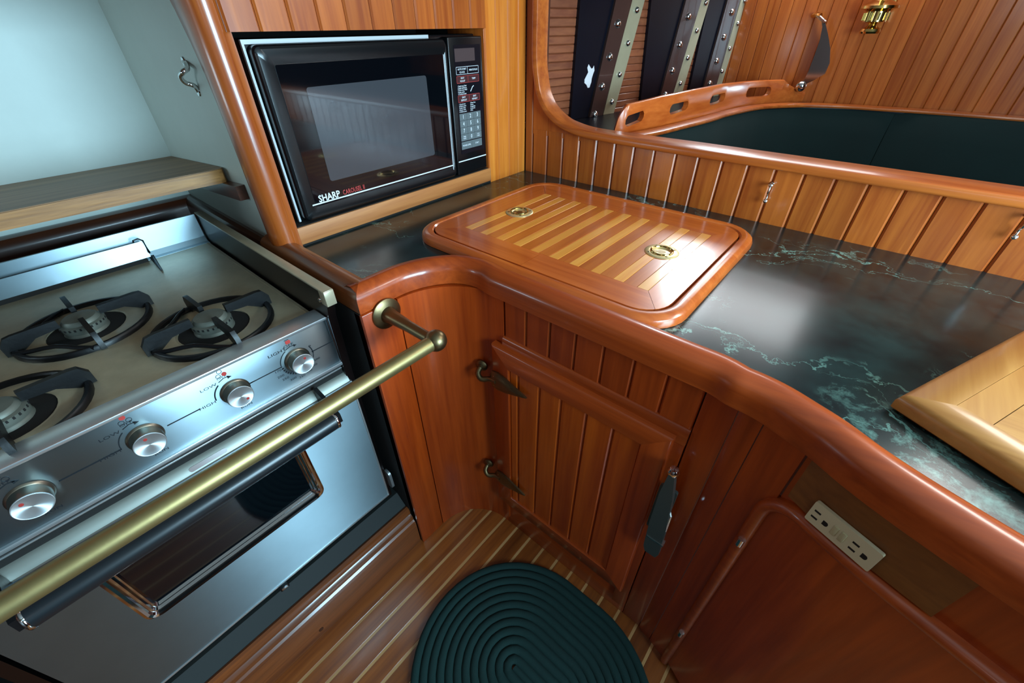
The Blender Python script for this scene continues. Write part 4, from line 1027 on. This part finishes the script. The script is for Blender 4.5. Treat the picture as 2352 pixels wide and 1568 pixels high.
for i, (y, dot) in enumerate(knobs):
    kn = obj('knob', lathe([(0.058, 0.0), (0.060, 0.004), (0.056, 0.010), (0.053, 0.012), (0.052, 0.052), (0.050, 0.056)], (XP, y, ZL), (1,0,0), 32, True), M['knobside'], panel, label=('oven thermostat knob', 'second knob from the right', 'third knob from the right', 'leftmost knob')[i])
    obj('knob_face', lathe([(0.0505, 0.0), (0.0505, 0.0035), (0.049, 0.0045), (0.046, 0.0032), (0.0005, 0.0028)], (XP+0.0555, y, ZL), (1,0,0), 40), M['alu'], kn)
    d = math.radians(dot); obj('index_dot', lathe([(0.0062, 0), (0.006, .0012), (0.0005, .0014)], (XP+0.0590, y+0.030*math.cos(d), ZL+0.030*math.sin(d)), (1,0,0), 14), M['print_red'], kn)
    if i == 0:
        onpanel(arcpoly(y, ZL, 0.077, 118, 176, 0.0035), 'printed_arc', M['print_black'], panel)
        onpanel(arcpoly(y, ZL, 0.077, -10, 28, 0.0035), 'printed_arc', M['print_black'], panel)
        onpanel(arcpoly(y, ZL, 0.077, -60, -12, 0.003), 'printed_arc', M['print_black'], panel)
        for j in range(9): onpanel(arcpoly(y, ZL, 0.075, 186+j*9.5, 192+j*9.5, 0.010), 'printed_tick', M['print_black'], panel)
        ptext('LIGHT', -2.522, -0.168, 0.020); ptext('OFF', -2.466, -0.158, 0.018); ptext('B', -2.379, -0.212, 0.014)
        for s_, yy, zz_ in (('170', -2.550, -0.259), ('200', -2.548, -0.292), ('250', -2.533, -0.316), ('300', -2.503, -0.338), ('350', -2.462, -0.350), ('400', -2.424, -0.342), ('450', -2.392, -0.325), ('500', -2.370, -0.300)):
            ptext(s_, yy, zz_, 0.016, 1.35)
        onpanel(rrect(-2.474, -2.452, -0.149, -0.131, 0.004, 3), 'red_mark', M['print_red'], panel)
        onpanel([(-2.476, -0.128), (-2.456, -0.128), (-2.456, -0.126), (-2.476, -0.126)], 'printed_line', M['print_black'], panel)
        onpanel(rib2d([(-2.487, -0.174), (-2.46, -0.166), (-2.44, -0.170)], 0.003), 'printed_line', M['print_black'], panel)
        onpanel([(-2.446, -0.177), (-2.432, -0.172), (-2.446, -0.163)], 'arrow_head', M['print_black'], panel)
    else:
        onpanel(arcpoly(y, ZL, 0.077, 125, 180, 0.0035 if i > 1 else 0.005), 'printed_arc', M['print_black'], panel)
        onpanel(rib2d([(y-0.038, -0.172), (y-0.015, -0.163), (y+0.005, -0.166)], 0.003), 'printed_line', M['print_black'], panel)
        onpanel([(y-0.002, -0.175), (y+0.014, -0.170), (y-0.002, -0.158)], 'arrow_head', M['print_black'], panel)
        ptext('OFF', y-0.020, -0.156, 0.015); ptext('LOW', y-0.078, -0.174, 0.018); ptext('HIGH', y-0.112, -0.250, 0.018); ptext('RUN', y+0.01, -0.345, 0.016)
        for (dy, dz, red) in ((-0.018, -0.126, i == 2), (-0.006, -0.145, i == 1), (-0.029, -0.145, i == 3)):
            if red: onpanel(circ(y+dy, dz, 0.0095, 16), 'red_mark', M['print_red'], panel)
            else: onpanel(circ(y+dy, dz, 0.0095, 16), 'burner_mark', M['print_black'], panel, holes=[circ(y+dy, dz, 0.0078, 16)])
# gap below the panel with a thin gold strip
obj('gap_strip', box((0.48, 0.585), (YL+0.03, YR), (-0.470, -0.400)), M['gap'], stove)
obj('thin_strip', box((0.58, 0.592), (YL+0.03, YR), (-0.432, -0.424), 0.002), M['steel_edge'], stove)
# oven door
XD = 0.615
wy0, wy1, wz0, wz1 = -3.455, -2.605, -1.150, -0.600
dr = MB()
door2 = obj('oven_door', prism([(YL+0.04, -1.590), (-2.252, -1.590), (-2.252, -0.520), (YL+0.04, -0.520)], 0.53, XD, FR((0,0,0), (0,1,0), (1,0,0), (0,0,1)), holes=[rrect(wy0, wy1, wz0, wz1, 0.05, 6)], order=(0, 2, 1)), M['steel'], stove)
obj('door_top_band', prism([(0.52, -0.462), (0.575, -0.462), (0.603, -0.478), (XD+0.004, -0.512), (XD, -0.524), (0.52, -0.524)], YL+0.04, -2.258, order=(0, 2, 1)), M['steel_dull'], door2, label='rounded upper edge of the oven door')
vs_ = at(485, 1064, 0, 0.613)
obj('vent_slot', prism(rrect(vs_.y-.075, vs_.y+.075, -0.011, 0.011, 0.010, 3), 0, 0.0015, FR((0.6125, 0, -0.495), (0,1,0), (0.9,0,0.425), (-0.425, 0, 0.9)), order=(0, 2, 1)), M['dark_y'], door2)
for nm, zz_, hh in (('bottom_edge', -1.594, 0.012),): obj(nm, box((0.53, XD+0.006), (YL+0.04, -2.248), (zz_-hh/2, zz_+hh/2), 0.003), M['steel_edge'], door2)
obj('end_edge', box((0.53, XD+0.005), (-2.256, -2.246), (-1.594, -0.52), 0.003), M['steel_edge'], door2)
# window: stepped frame and recessed glass
fz_ = MB(); steps = [(0.012, XD), (0.010, XD+0.006), (0.0, XD+0.010), (-0.010, XD+0.006), (-0.016, XD-0.006), (-0.024, XD-0.006), (-0.030, XD-0.02), (-0.036, XD-0.02), (-0.042, XD-0.034)]
rr0 = rrect(0, 1, 0, 1, .1, 6); kk = len(rr0)
for (o_, x_) in steps: fz_.v += [Vector((x_, a, b)) for a, b in rrect(wy0-o_, wy1+o_, wz0-o_, wz1+o_, max(0.012, 0.05+o_), 6)]
for j in range(len(steps)-1):
    for i in range(kk):
        i2 = (i+1) % kk; fz_.f.append([j*kk+i, j*kk+i2, (j+1)*kk+i2, (j+1)*kk+i])
win = obj('window_surround', fz_, M['chrome'], door2, sharp=30)
obj('window_glass', prism(rrect(wy0+.03, wy1-.03, wz0+.03, wz1-.03, 0.02, 6), XD-0.045, XD-0.034, FR((0,0,0), (0,1,0), (1,0,0), (0,0,1)), order=(0, 2, 1)), M['ovenglass'], win)
# handle
hb_ = obj('handle', tube([(0.775, -3.575, -0.545), (0.775, -3.2, -0.545), (0.775, -2.45, -0.545)], 0.046, 24), M['rubber'], door2, label='thick black tubular oven handle')
for y in (-2.445, -3.585):
    s = 1 if y > -3 else -1
    obj('handle_bracket', prism([(XD, -0.44), (0.70, -0.46), (0.800, -0.505), (0.805, -0.555), (0.77, -0.585), (0.72, -0.58), (XD, -0.60)], y, y+0.02*s, order=(0, 2, 1)), M['castiron'], hb_)
    obj('handle_ferrule', lathe([(0.0465, 0), (0.0485, 0.003), (0.0485, 0.010), (0.0465, 0.013)], (0.775, y-0.013*s, -0.545), (0, s, 0), 24), M['chrome'], hb_)
obj('door_catch', box((XD-0.03, XD+0.02), (-3.035, -2.985), (-1.640, -1.598), 0.004), M['castiron'], door2)
obj('catch_tongue', box((XD-0.01, XD+0.026), (-3.028, -2.992), (-1.628, -1.612), 0.003), M['chrome'], door2)
# gimbal bolt between range and cabinet
bo = at(897, 1095, 1, -2.20)
gb = obj('gimbal_bracket', prism(rrect(bo.x-0.035, bo.x+0.035, bo.z-0.085, bo.z+0.085, 0.030, 6), -2.222, -2.205, order=(0, 2, 1)), M['steel_edge'], stove)
obj('bolt', lathe([(0.022, 0), (0.022, 0.008), (0.012, 0.014), (0.0005, 0.016)], (bo.x, -2.205, bo.z+0.02), (0,1,0), 12), M['chrome'], gb)
# plinth and sill below the range
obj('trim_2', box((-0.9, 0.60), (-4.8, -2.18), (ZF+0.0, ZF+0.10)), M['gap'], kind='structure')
thr = empty('threshold', (0.7, -3.4, ZF), 'varnished moulded wooden step along the floor below the range', 'step')
obj('plinth', prism([(0.50, ZF), (0.50, -1.700), (0.58, -1.700), (0.655, -1.79), (0.655, ZF)], -4.15, -2.175, order=(0, 2, 1)), M['plinth'], thr, label='dark grey sloping plinth')
obj('moulded_step', prism([(0.655, ZF), (0.655, -1.795), (0.672, -1.787), (0.690, -1.793), (0.697, -1.81), (0.697, -1.852), (0.706, -1.862), (0.718, -1.868), (0.722, -1.885), (0.722, -1.90), (0.735, -1.912), (0.742, -1.94), (0.745, ZF)], -4.15, -2.175, order=(0, 2, 1)), M['step_y'], thr, sharp=25)
pk = at(738, 1445, 0, 0.745)
obj('plug', lathe([(0.016, 0), (0.015, 0.004), (0.0005, 0.005)], (0.743, pk.y, pk.z), (1,0,0), 14), M['dark_y'], thr)

# ================================================================= MICROWAVE
XF = 0.0
def mq(a, b, x=XF): p = at(500+.38265*a, .38265*b, 0, x); return (p.y, p.z)
def mk(a, b, x=XF): p = at(1000+.1914*a, 60+.1914*b, 0, x); return (p.y, p.z)
FX = lambda x: FR((x, 0, 0), (0,1,0), (1,0,0), (0,0,1))
yl, yr = -1.978, -0.468; zb_, zt2 = 0.118, 0.962
mw = empty('microwave_oven', (-0.3, -1.23, zb_), 'black built-in microwave oven with keypad, set into the teak bulkhead', 'microwave')
obj('body', box((-0.62, -0.075), (yl, yr), (zb_, zt2), 0.008), M['black'], mw)
obj('body_edge', prism([(yl, zb_), (yl+.011, zb_), (yl+.011, zt2-.018), (-0.88, zt2-.018), (-0.88, zt2), (yl, zt2)], -0.075, -0.058, FX(0), order=(0, 2, 1)), M['case_edge'], mw, label='pale metal edge of the case')
ydr = -0.787
d0, d1, e0_, e1_ = yl+0.018, ydr, zb_+0.004, zt2-0.020
rings = [(0.0, -0.072, 0.03), (0.0, -0.020, 0.03), (0.006, -0.008, 0.028), (0.016, -0.002, 0.024), (0.05, 0.0, 0.02), (0.075, -0.006, 0.016)]
dm = MB()
def ringpts(o_, x_, r_, fbot=0.0): return [Vector((x_, a, b)) for a, b in rrect(d0+o_, d1-o_*0.42, e0_+o_*0.9, e1_-o_, r_, 5)]
n5 = len(ringpts(0, 0, .03))
for (o_, x_, r_) in rings: dm.v += ringpts(o_, x_, r_)
for j in range(len(rings)-1):
    for i in range(n5): dm.f.append([j*n5+i, j*n5+(i+1) % n5, (j+1)*n5+(i+1) % n5, (j+1)*n5+i])
dm.f += [list(range(n5)), [(len(rings)-1)*n5+i for i in range(n5)]]
mdoor = obj('door', dm, M['black'], mw, sharp=25)
gp = rrect(d0+.078, d1-.034, e0_+.070, e1_-.078, 0.012, 4)
gl = obj('door_glass', prism(gp, -0.007, -0.0035, FX(0), order=(0, 2, 1)), M['mwglass'], mdoor, label='glossy black glass panel')
wc = [mq(525, 530, -.003), mq(1250, 448, -.003), mq(1303, 925, -.003), mq(683, 1092, -.003)]
wy_0 = (wc[0][0]+wc[3][0])/2; wy_1 = (wc[1][0]+wc[2][0])/2; wz_0 = (wc[2][1]+wc[3][1])/2; wz_1 = (wc[0][1]+wc[1][1])/2
obj('viewing_window', prism(rrect(wy_0, wy_1, wz_0, wz_1, 0.014, 4), -0.004, -0.0025, FX(0), order=(0, 2, 1)), M['mwwin'], gl)
l0, l1 = mq(550, 1245, -.003), mq(1420, 985, -.003)
lz = (l0[1]+l1[1])/2
obj('silver_line', box((-0.0036, -0.0018), (l0[0], d1-.036), (lz-.0035, lz+.0035)), M['print_white'], gl)
obj('glass_edge', box((-0.0045, -0.0015), (d1-.036, d1-.032), (e0_+.05, e1_-.08)), M['print_white'], gl)
t0 = mq(607, 1198, -.002); t1 = mq(735, 1165, -.002)
tz = (t0[1]+t1[1])/2+0.002
text('lettering', 'SHARP', 0.052, FR((-0.0022, (t0[0]+t1[0])/2, tz), (0,1,0), (1,0,0), (0,0,1)), M['print_white'], gl, bold=0.022, width=t1[0]-t0[0], label='white maker lettering')
t0 = mq(752, 1156, -.002); t1 = mq(882, 1126, -.002)
text('lettering', 'CAROUSEL II', 0.038, FR((-0.0022, (t0[0]+t1[0])/2, (t0[1]+t1[1])/2+.002), (0,1,0), (1,0,0), (0,0,1)), M['print_red'], gl, bold=0.010, width=t1[0]-t0[0], label='red model lettering')
# control side
c0_, c1_ = -0.776, yr
cp_ = obj('control_housing', box((-0.072, -0.004), (c0_, c1_), (zb_+.004, zt2-.012), 0.008, seg=3), M['black'], mw)
pf0, pf1 = mk(215, 215, 0), mk(590, 1450, 0)
fy0, fy1, fz0, fz1 = c0_+0.045, c1_-0.020, pf1[1]-0.01, zt2-0.055
film = obj('control_film', box((-0.005, -0.0025), (fy0, fy1), (fz0, fz1)), M['mwdark'], cp_)
Zr = lambda b: 0.962-(b-60)*(0.962-0.248)/(1480-60)*1.0
def kz(a, b): return mk(a, b, -0.002)[1]
def ky(a, b): return mk(a, b, -0.002)[0]
def rectk(tl, br, name, mat, parent, h=0.0008, x=-0.0025):
    y0_, z1_ = mk(*tl, x); y1_, z0_ = mk(*br, x)
    return obj(name, box((x, x+h), (y0_, y1_), (z0_, z1_)), mat, parent)
dz0 = kz(240, 350); dz1 = kz(360, 262)
ya_ = ky(245, 500); yb_ = ky(540, 1010)
def rk(z1_, z0_, name, mat, parent=film, y0_=None, y1_=None, x=-0.0025, h=0.0008):
    return obj(name, box((x, x+h), (ya_ if y0_ is None else y0_, yb_ if y1_ is None else y1_), (z0_, z1_)), mat, parent)
zc = lambda a1, b1, a2, b2: (kz(a1, b1)+kz(a2, b2))/2
zD1, zD0 = zc(235, 270, 470, 258), zc(250, 430, 485, 410)
rk(zD1, zD0, 'display', M['display'], y0_=ya_-.002, y1_=ya_+(yb_-ya_)*0.86)
def outline(z1_, z0_, mat, split=True):
    w_ = 0.002; ym = (ya_+yb_)/2
    rk(z1_, z1_-w_, 'printed_line', mat); rk(z0_+w_, z0_, 'printed_line', mat)
    for yy in (ya_, ym-w_/2, yb_-w_): rk(z1_, z0_, 'printed_line', mat, y0_=yy, y1_=yy+w_)
def mt(s, y, z, size, mat='print_white', xs=1.0, align='CENTER'): text('lettering', s, size, FR((-0.0012, y, z), (0,1,0), (1,0,0), (0,0,1)), M[mat], film, align=align, xs=xs, bold=0.01)
yq1 = ya_+(yb_-ya_)*0.25; yq3 = ya_+(yb_-ya_)*0.75
zA1, zA0 = zc(240, 495, 510, 467), zc(248, 588, 512, 560)
outline(zA1, zA0, M['print_white']); za = (zA1+zA0)/2
mt('AUTO START', yq1, za+.008, 0.0145, xs=.9); mt('CLOCK', yq1, za-.009, 0.0145); mt('MINUTE PLUS', yq3, za, 0.0145, xs=.9)
zB1, zB0 = zc(250, 605, 520, 573), zc(255, 690, 522, 662)
rk(zB1, zB0, 'key_block', M['print_maroon'], h=0.0004); outline(zB1, zB0, M['print_red']); zb2 = (zB1+zB0)/2
mt('EASY', yq1, zb2+.008, 0.0145); mt('ROAST', yq1, zb2-.009, 0.0145); mt('TEMP', yq3, zb2, 0.0145)
zC1, zC0 = zc(262, 705, 528, 670), zc(268, 825, 530, 795)
for i, s_ in enumerate(('1 Beef med. Med', '2 Beef well Done', '3 Pork med. Well', '4 Ham, pork', '5 Turkey breast')):
    mt(s_, ya_+.002, zC1-.010-(zC1-zC0)*i/5.2, 0.0125, xs=.95, align='LEFT')
obj('slash_mark', prism(rib2d([(yq3-.035, zC0+.012), (yq3-.015, zC1-.022), (yq3-.002, zC1-.016)], 0.005), -0.0025, -0.0015, FX(0), order=(0, 2, 1)), M['print_white'], film)
zE1, zE0 = zc(270, 838, 535, 797), zc(275, 920, 540, 882)
rk(zE1, zE0, 'key_block', M['print_maroon'], h=0.0004); outline(zE1, zE0, M['print_red']); ze = (zE1+zE0)/2
mt('EASY', yq1, ze+.008, 0.0145); mt('DEFROST', yq1, ze-.009, 0.0145, xs=.9); mt('EASY', yq3, ze+.008, 0.0145); mt('REHEAT', yq3, ze-.009, 0.0145)
zF1 = kz(285, 930); zF0 = kz(290, 1045)
zF1 = zE0-.004; zG1 = zc(288, 1055, 540, 1010)
for i, (s1, s2) in enumerate((('1 Ground meat', '1 Pizza, slices'), ('2 Chicken pieces', '2 Pastas'), ('3 Steaks, chops', '3 Vegetables'), ('4 Roasts, whole', '4 Casserole'), ('5 Chicken, pieces', '5 Rice'))):
    zz_ = zF1-.006-(zF1-zG1-.006)*i/5
    mt(s1, ya_+.002, zz_, 0.0115, xs=.85, align='LEFT'); mt(s2, (ya_+yb_)/2+.004, zz_, 0.0115, xs=.85, align='LEFT')
zG0 = zc(318, 1385, 552, 1330)
kw = (yb_-ya_-.0)/3; kh = (zG1-zG0)/4
labs = [['1', '2', '3'], ['4', '5', '6'], ['7', '8', '9'], ['TIMER\nPAUSE', '0', 'STOP\nCLEAR']]
for r in range(4):
    for c in range(3):
        y0_ = ya_+c*kw; z1_ = zG1-r*kh
        obj('key', box((-0.0026, -0.0012), (y0_+.0008, y0_+kw-.0008), (z1_-kh+.0008, z1_-.0008)), M['keygrey'], film)
        s_ = labs[r][c]
        text('lettering', s_, 0.034 if len(s_) == 1 else 0.012, FR((-0.0007, y0_+kw/2, z1_-kh/2), (0,1,0), (1,0,0), (0,0,1)), M['print_white'], film, depth=0.0002, bold=0.01, xs=.8)
zH1, zH0 = zG0-.005, zc(322, 1485, 560, 1425)
for (a, b, s_) in ((ya_, (ya_+yb_)/2, 'POWER LEVEL'), ((ya_+yb_)/2, yb_, 'START')):
    obj('key', box((-0.0026, -0.0012), (a+.0008, b-.0008), (zH0, zH1)), M['keygrey'], film)
    text('lettering', s_, 0.015, FR((-0.0007, (a+b)/2, (zH0+zH1)/2), (0,1,0), (1,0,0), (0,0,1)), M['print_white'], film, depth=0.0002, bold=0.01, xs=.85)
ln = mq(1462, 970, 0); ln2 = mq(1605, 930, 0)
zln = (ln[1]+ln2[1])/2
obj('silver_line', box((-0.0045, -0.0018), (c0_+.012, c1_-.008), (zln-.0035, zln+.0035)), M['print_white'], cp_)

# ================================================================= NICHE SHELF, HOOK
sh = empty('shelf', (-1.3, -3.2, 0.22), 'worn bare wooden shelf across the white niche above the range', 'shelf')
ZS = 0.27
def SF(p):
    "shelf frame: the board rises gently towards the front"
    return Vector((p[0], p[1], 0.272+(p[0]+1.6)*0.086+p[2]))
nose_ = [(-1.597, -4.78), (-1.597, -2.104), (-0.62, -2.104), (-0.56, -2.108), (-0.53, -2.125), (-0.518, -2.155), (-0.52, -2.20), (-0.53, -2.30), (-0.55, -4.78)]
obj('shelf_board', prism(nose_, -0.075, -0.004, SF), M['shelf_edge'], sh)
obj('shelf_top', prism([(q-(0.008 if q > -1.5 else 0), r) for q, r in nose_], -0.004, 0.0, SF), M['shelf'], sh)
obj('cleat', prism([(-1.58, -2.15), (-1.58, -2.102), (-0.33, -2.102), (-0.33, -2.15)], -0.155, -0.076, SF), M['dark_x'], sh, label='dark wooden cleat under the shelf end')
hk = empty('wall_hook', (-0.53, -2.11, 0.70), 'bright bent metal hook screwed to the white side wall of the niche', 'hook')
def hk_(a, b, off): p = at(400+.12754*a, .12754*b, 1, -2.10-off); return p
pts = [hk_(185, 1110, .0), hk_(215, 1150, .012), hk_(240, 1235, .03), hk_(170, 1290, .055), hk_(115, 1360, .065), hk_(150, 1440, .06), hk_(230, 1500, .045), hk_(330, 1530, .025), hk_(385, 1565, .012), hk_(440, 1650, .0)]
obj('wire', tube(spline(pts, 5), 0.011, 10), M['chrome'], hk)
for p in (pts[0], pts[-1]): obj('foot', lathe([(0.022, 0), (0.020, 0.006), (0.0005, 0.009)], (p.x, -2.101, p.z), (0,-1,0), 14), M['chrome'], hk)

# ================================================================= RUG
rug = empty('rug', (1.942, -2.326, ZF), 'dark green oval braided rug on the striped teak floor', 'rug')
RC = (1.942, -2.326); RHL, RR = 0.118, 0.634; NR = 12; cwid = RR/(NR+0.35)
for i in range(NR):
    r_ = RR-cwid*(i+0.5); pts = []; n_ = max(24, int(90*r_/RR)+20)
    tot_ = 2*math.pi*r_+4*RHL
    for j in range(n_):
        s_ = tot_*j/n_
        if s_ < math.pi*r_: a = s_/r_-math.pi/2; q = (RHL+r_*math.cos(a), r_*math.sin(a))
        elif s_ < math.pi*r_+2*RHL: q = (RHL-(s_-math.pi*r_), r_)
        elif s_ < 2*math.pi*r_+2*RHL: a = (s_-math.pi*r_-2*RHL)/r_+math.pi/2; q = (-RHL+r_*math.cos(a), r_*math.sin(a))
        else: q = (-RHL+(s_-2*math.pi*r_-2*RHL), -r_)
        pts.append(Vector((RC[0]+q[0], RC[1]+q[1], ZF+0.022)))
    obj('braid_cord', sweep(pts, [(cwid*0.52*math.cos(2*math.pi*k/10), 0.021*math.sin(2*math.pi*k/10)) for k in range(10)], (0,0,1), True, scale=[1+0.035*math.sin(j*math.pi*0.9) for j in range(n_)]), M['rug'], rug)
core = [(RC[0]-RHL+RHL*2*k/8, RC[1], ZF+0.022) for k in range(9)]
obj('braid_cord', sweep(core, [(cwid*0.40*math.cos(2*math.pi*k/10), 0.021*math.sin(2*math.pi*k/10)) for k in range(10)]), M['rug'], rug)

# ================================================================= FITTINGS on the far bulkhead
def bp(px, py, off=0.0): return at(px, py, 1, YB-off)
lampc = bp(2003, 60, 0.16)
lamp = empty('wall_lamp', (lampc.x, YB-0.1, lampc.z-0.2), 'polished brass lamp on the plank bulkhead above the green backrest', 'lamp')
zl = lambda py: bp(2003, py, 0.16).z
cx = lampc.x; cy = YB-0.16
zz_b, zz_w, zz_t, zz_f, zz_n = zl(77), zl(60), zl(50), zl(20), zl(2)
prf = [(0.0005, zz_b), (0.105, zz_b), (0.115, zz_b+.015), (0.105, zz_b+.035), (0.075, zz_w-.01), (0.045, zz_w+.008), (0.06, zz_w+.02), (0.105, zz_w+.035), (0.125, zz_t), (0.128, zz_f-.02), (0.15, zz_f-.008), (0.205, zz_f), (0.20, zz_f+.02), (0.13, zz_f+.05), (0.10, zz_n), (0.04, zz_n+.05), (0.035, zz_n+.18), (0.05, zz_n+.2), (0.0005, zz_n+.22)]
ob = obj('lamp_body', lathe([(r*0.72, z) for r, z in prf], (cx, cy, 0), (0,0,1), 28, False), M['polbrass'], lamp, label='polished brass body with a flared collar')
for k in range(10):
    a = 2*math.pi*k/10; obj('flute', tube([(cx+.092*math.cos(a), cy+.092*math.sin(a), zz_t+.01), (cx+.092*math.cos(a), cy+.092*math.sin(a), zz_f-.03)], 0.010, 6), M['polbrass'], ob)
obj('wall_arm', tube([(cx, cy, zz_f+.04), (cx, YB-.02, zz_f+.04)], 0.025, 10), M['polbrass'], lamp)
obj('wall_plate', lathe([(0.10, 0), (0.09, .015), (0.05, .02)], (cx, YB, zz_f+.04), (0,-1,0), 20), M['polbrass'], lamp)
# shiny curved fin beside the end of the slotted rail
fp = [(1886, 42), (1896, 52), (1903, 80), (1907, 112), (1905, 145), (1894, 170), (1870, 184), (1851, 193), (1845, 188), (1858, 162), (1872, 125), (1884, 90), (1889, 62)]
FB = [bp(a, b, 0.13) for a, b in fp]
fmb = MB(); cxx = sum(p.x for p in FB)/len(FB); n = len(FB)
for off in (0.0, 0.014):
    for p in FB: fmb.v.append(Vector((p.x, YB-0.10-off-0.35*(0.12-abs(p.x-cxx))**1 if True else 0, p.z)))
fmb.f += [list(range(n)), [n+i for i in range(n)]]+[[i, (i+1) % n, n+(i+1) % n, n+i] for i in range(n)]
fin_ = empty('chrome_sconce', (cxx, YB-0.1, min(p.z for p in FB)), 'mirror-bright curved metal sconce blade beside the end of the slotted rail', 'sconce')
obj('blade', fmb, M['chrome'], fin_)
q0 = bp(1879, 35, 0.05)
ob = obj('bracket', tube([(q0.x-.05, YB-.01, q0.z), (q0.x-.02, YB-.06, q0.z+.005), (q0.x+.03, YB-.09, q0.z-.005)], 0.022, 8), M['polbrass'], fin_)
obj('stem', tube([(FB[1].x, YB-.14, FB[1].z), (q0.x, YB-.08, q0.z)], 0.015, 8), M['chrome'], fin_)
q1 = bp(1840, 198, 0.13)
obj('ball_joint', lathe([(0.0005, -.05)]+[(0.05*math.cos(math.radians(a)), 0.05*math.sin(math.radians(a))) for a in range(-75, 76, 15)]+[(0.0005, .05)], (q1.x, q1.y, q1.z), (0,0,1), 16), M['chrome'], fin_)
obj('foot', tube([(q1.x, q1.y, q1.z), (q1.x-.02, YB-.02, q1.z-.0)], 0.03, 10), M['chrome'], fin_)
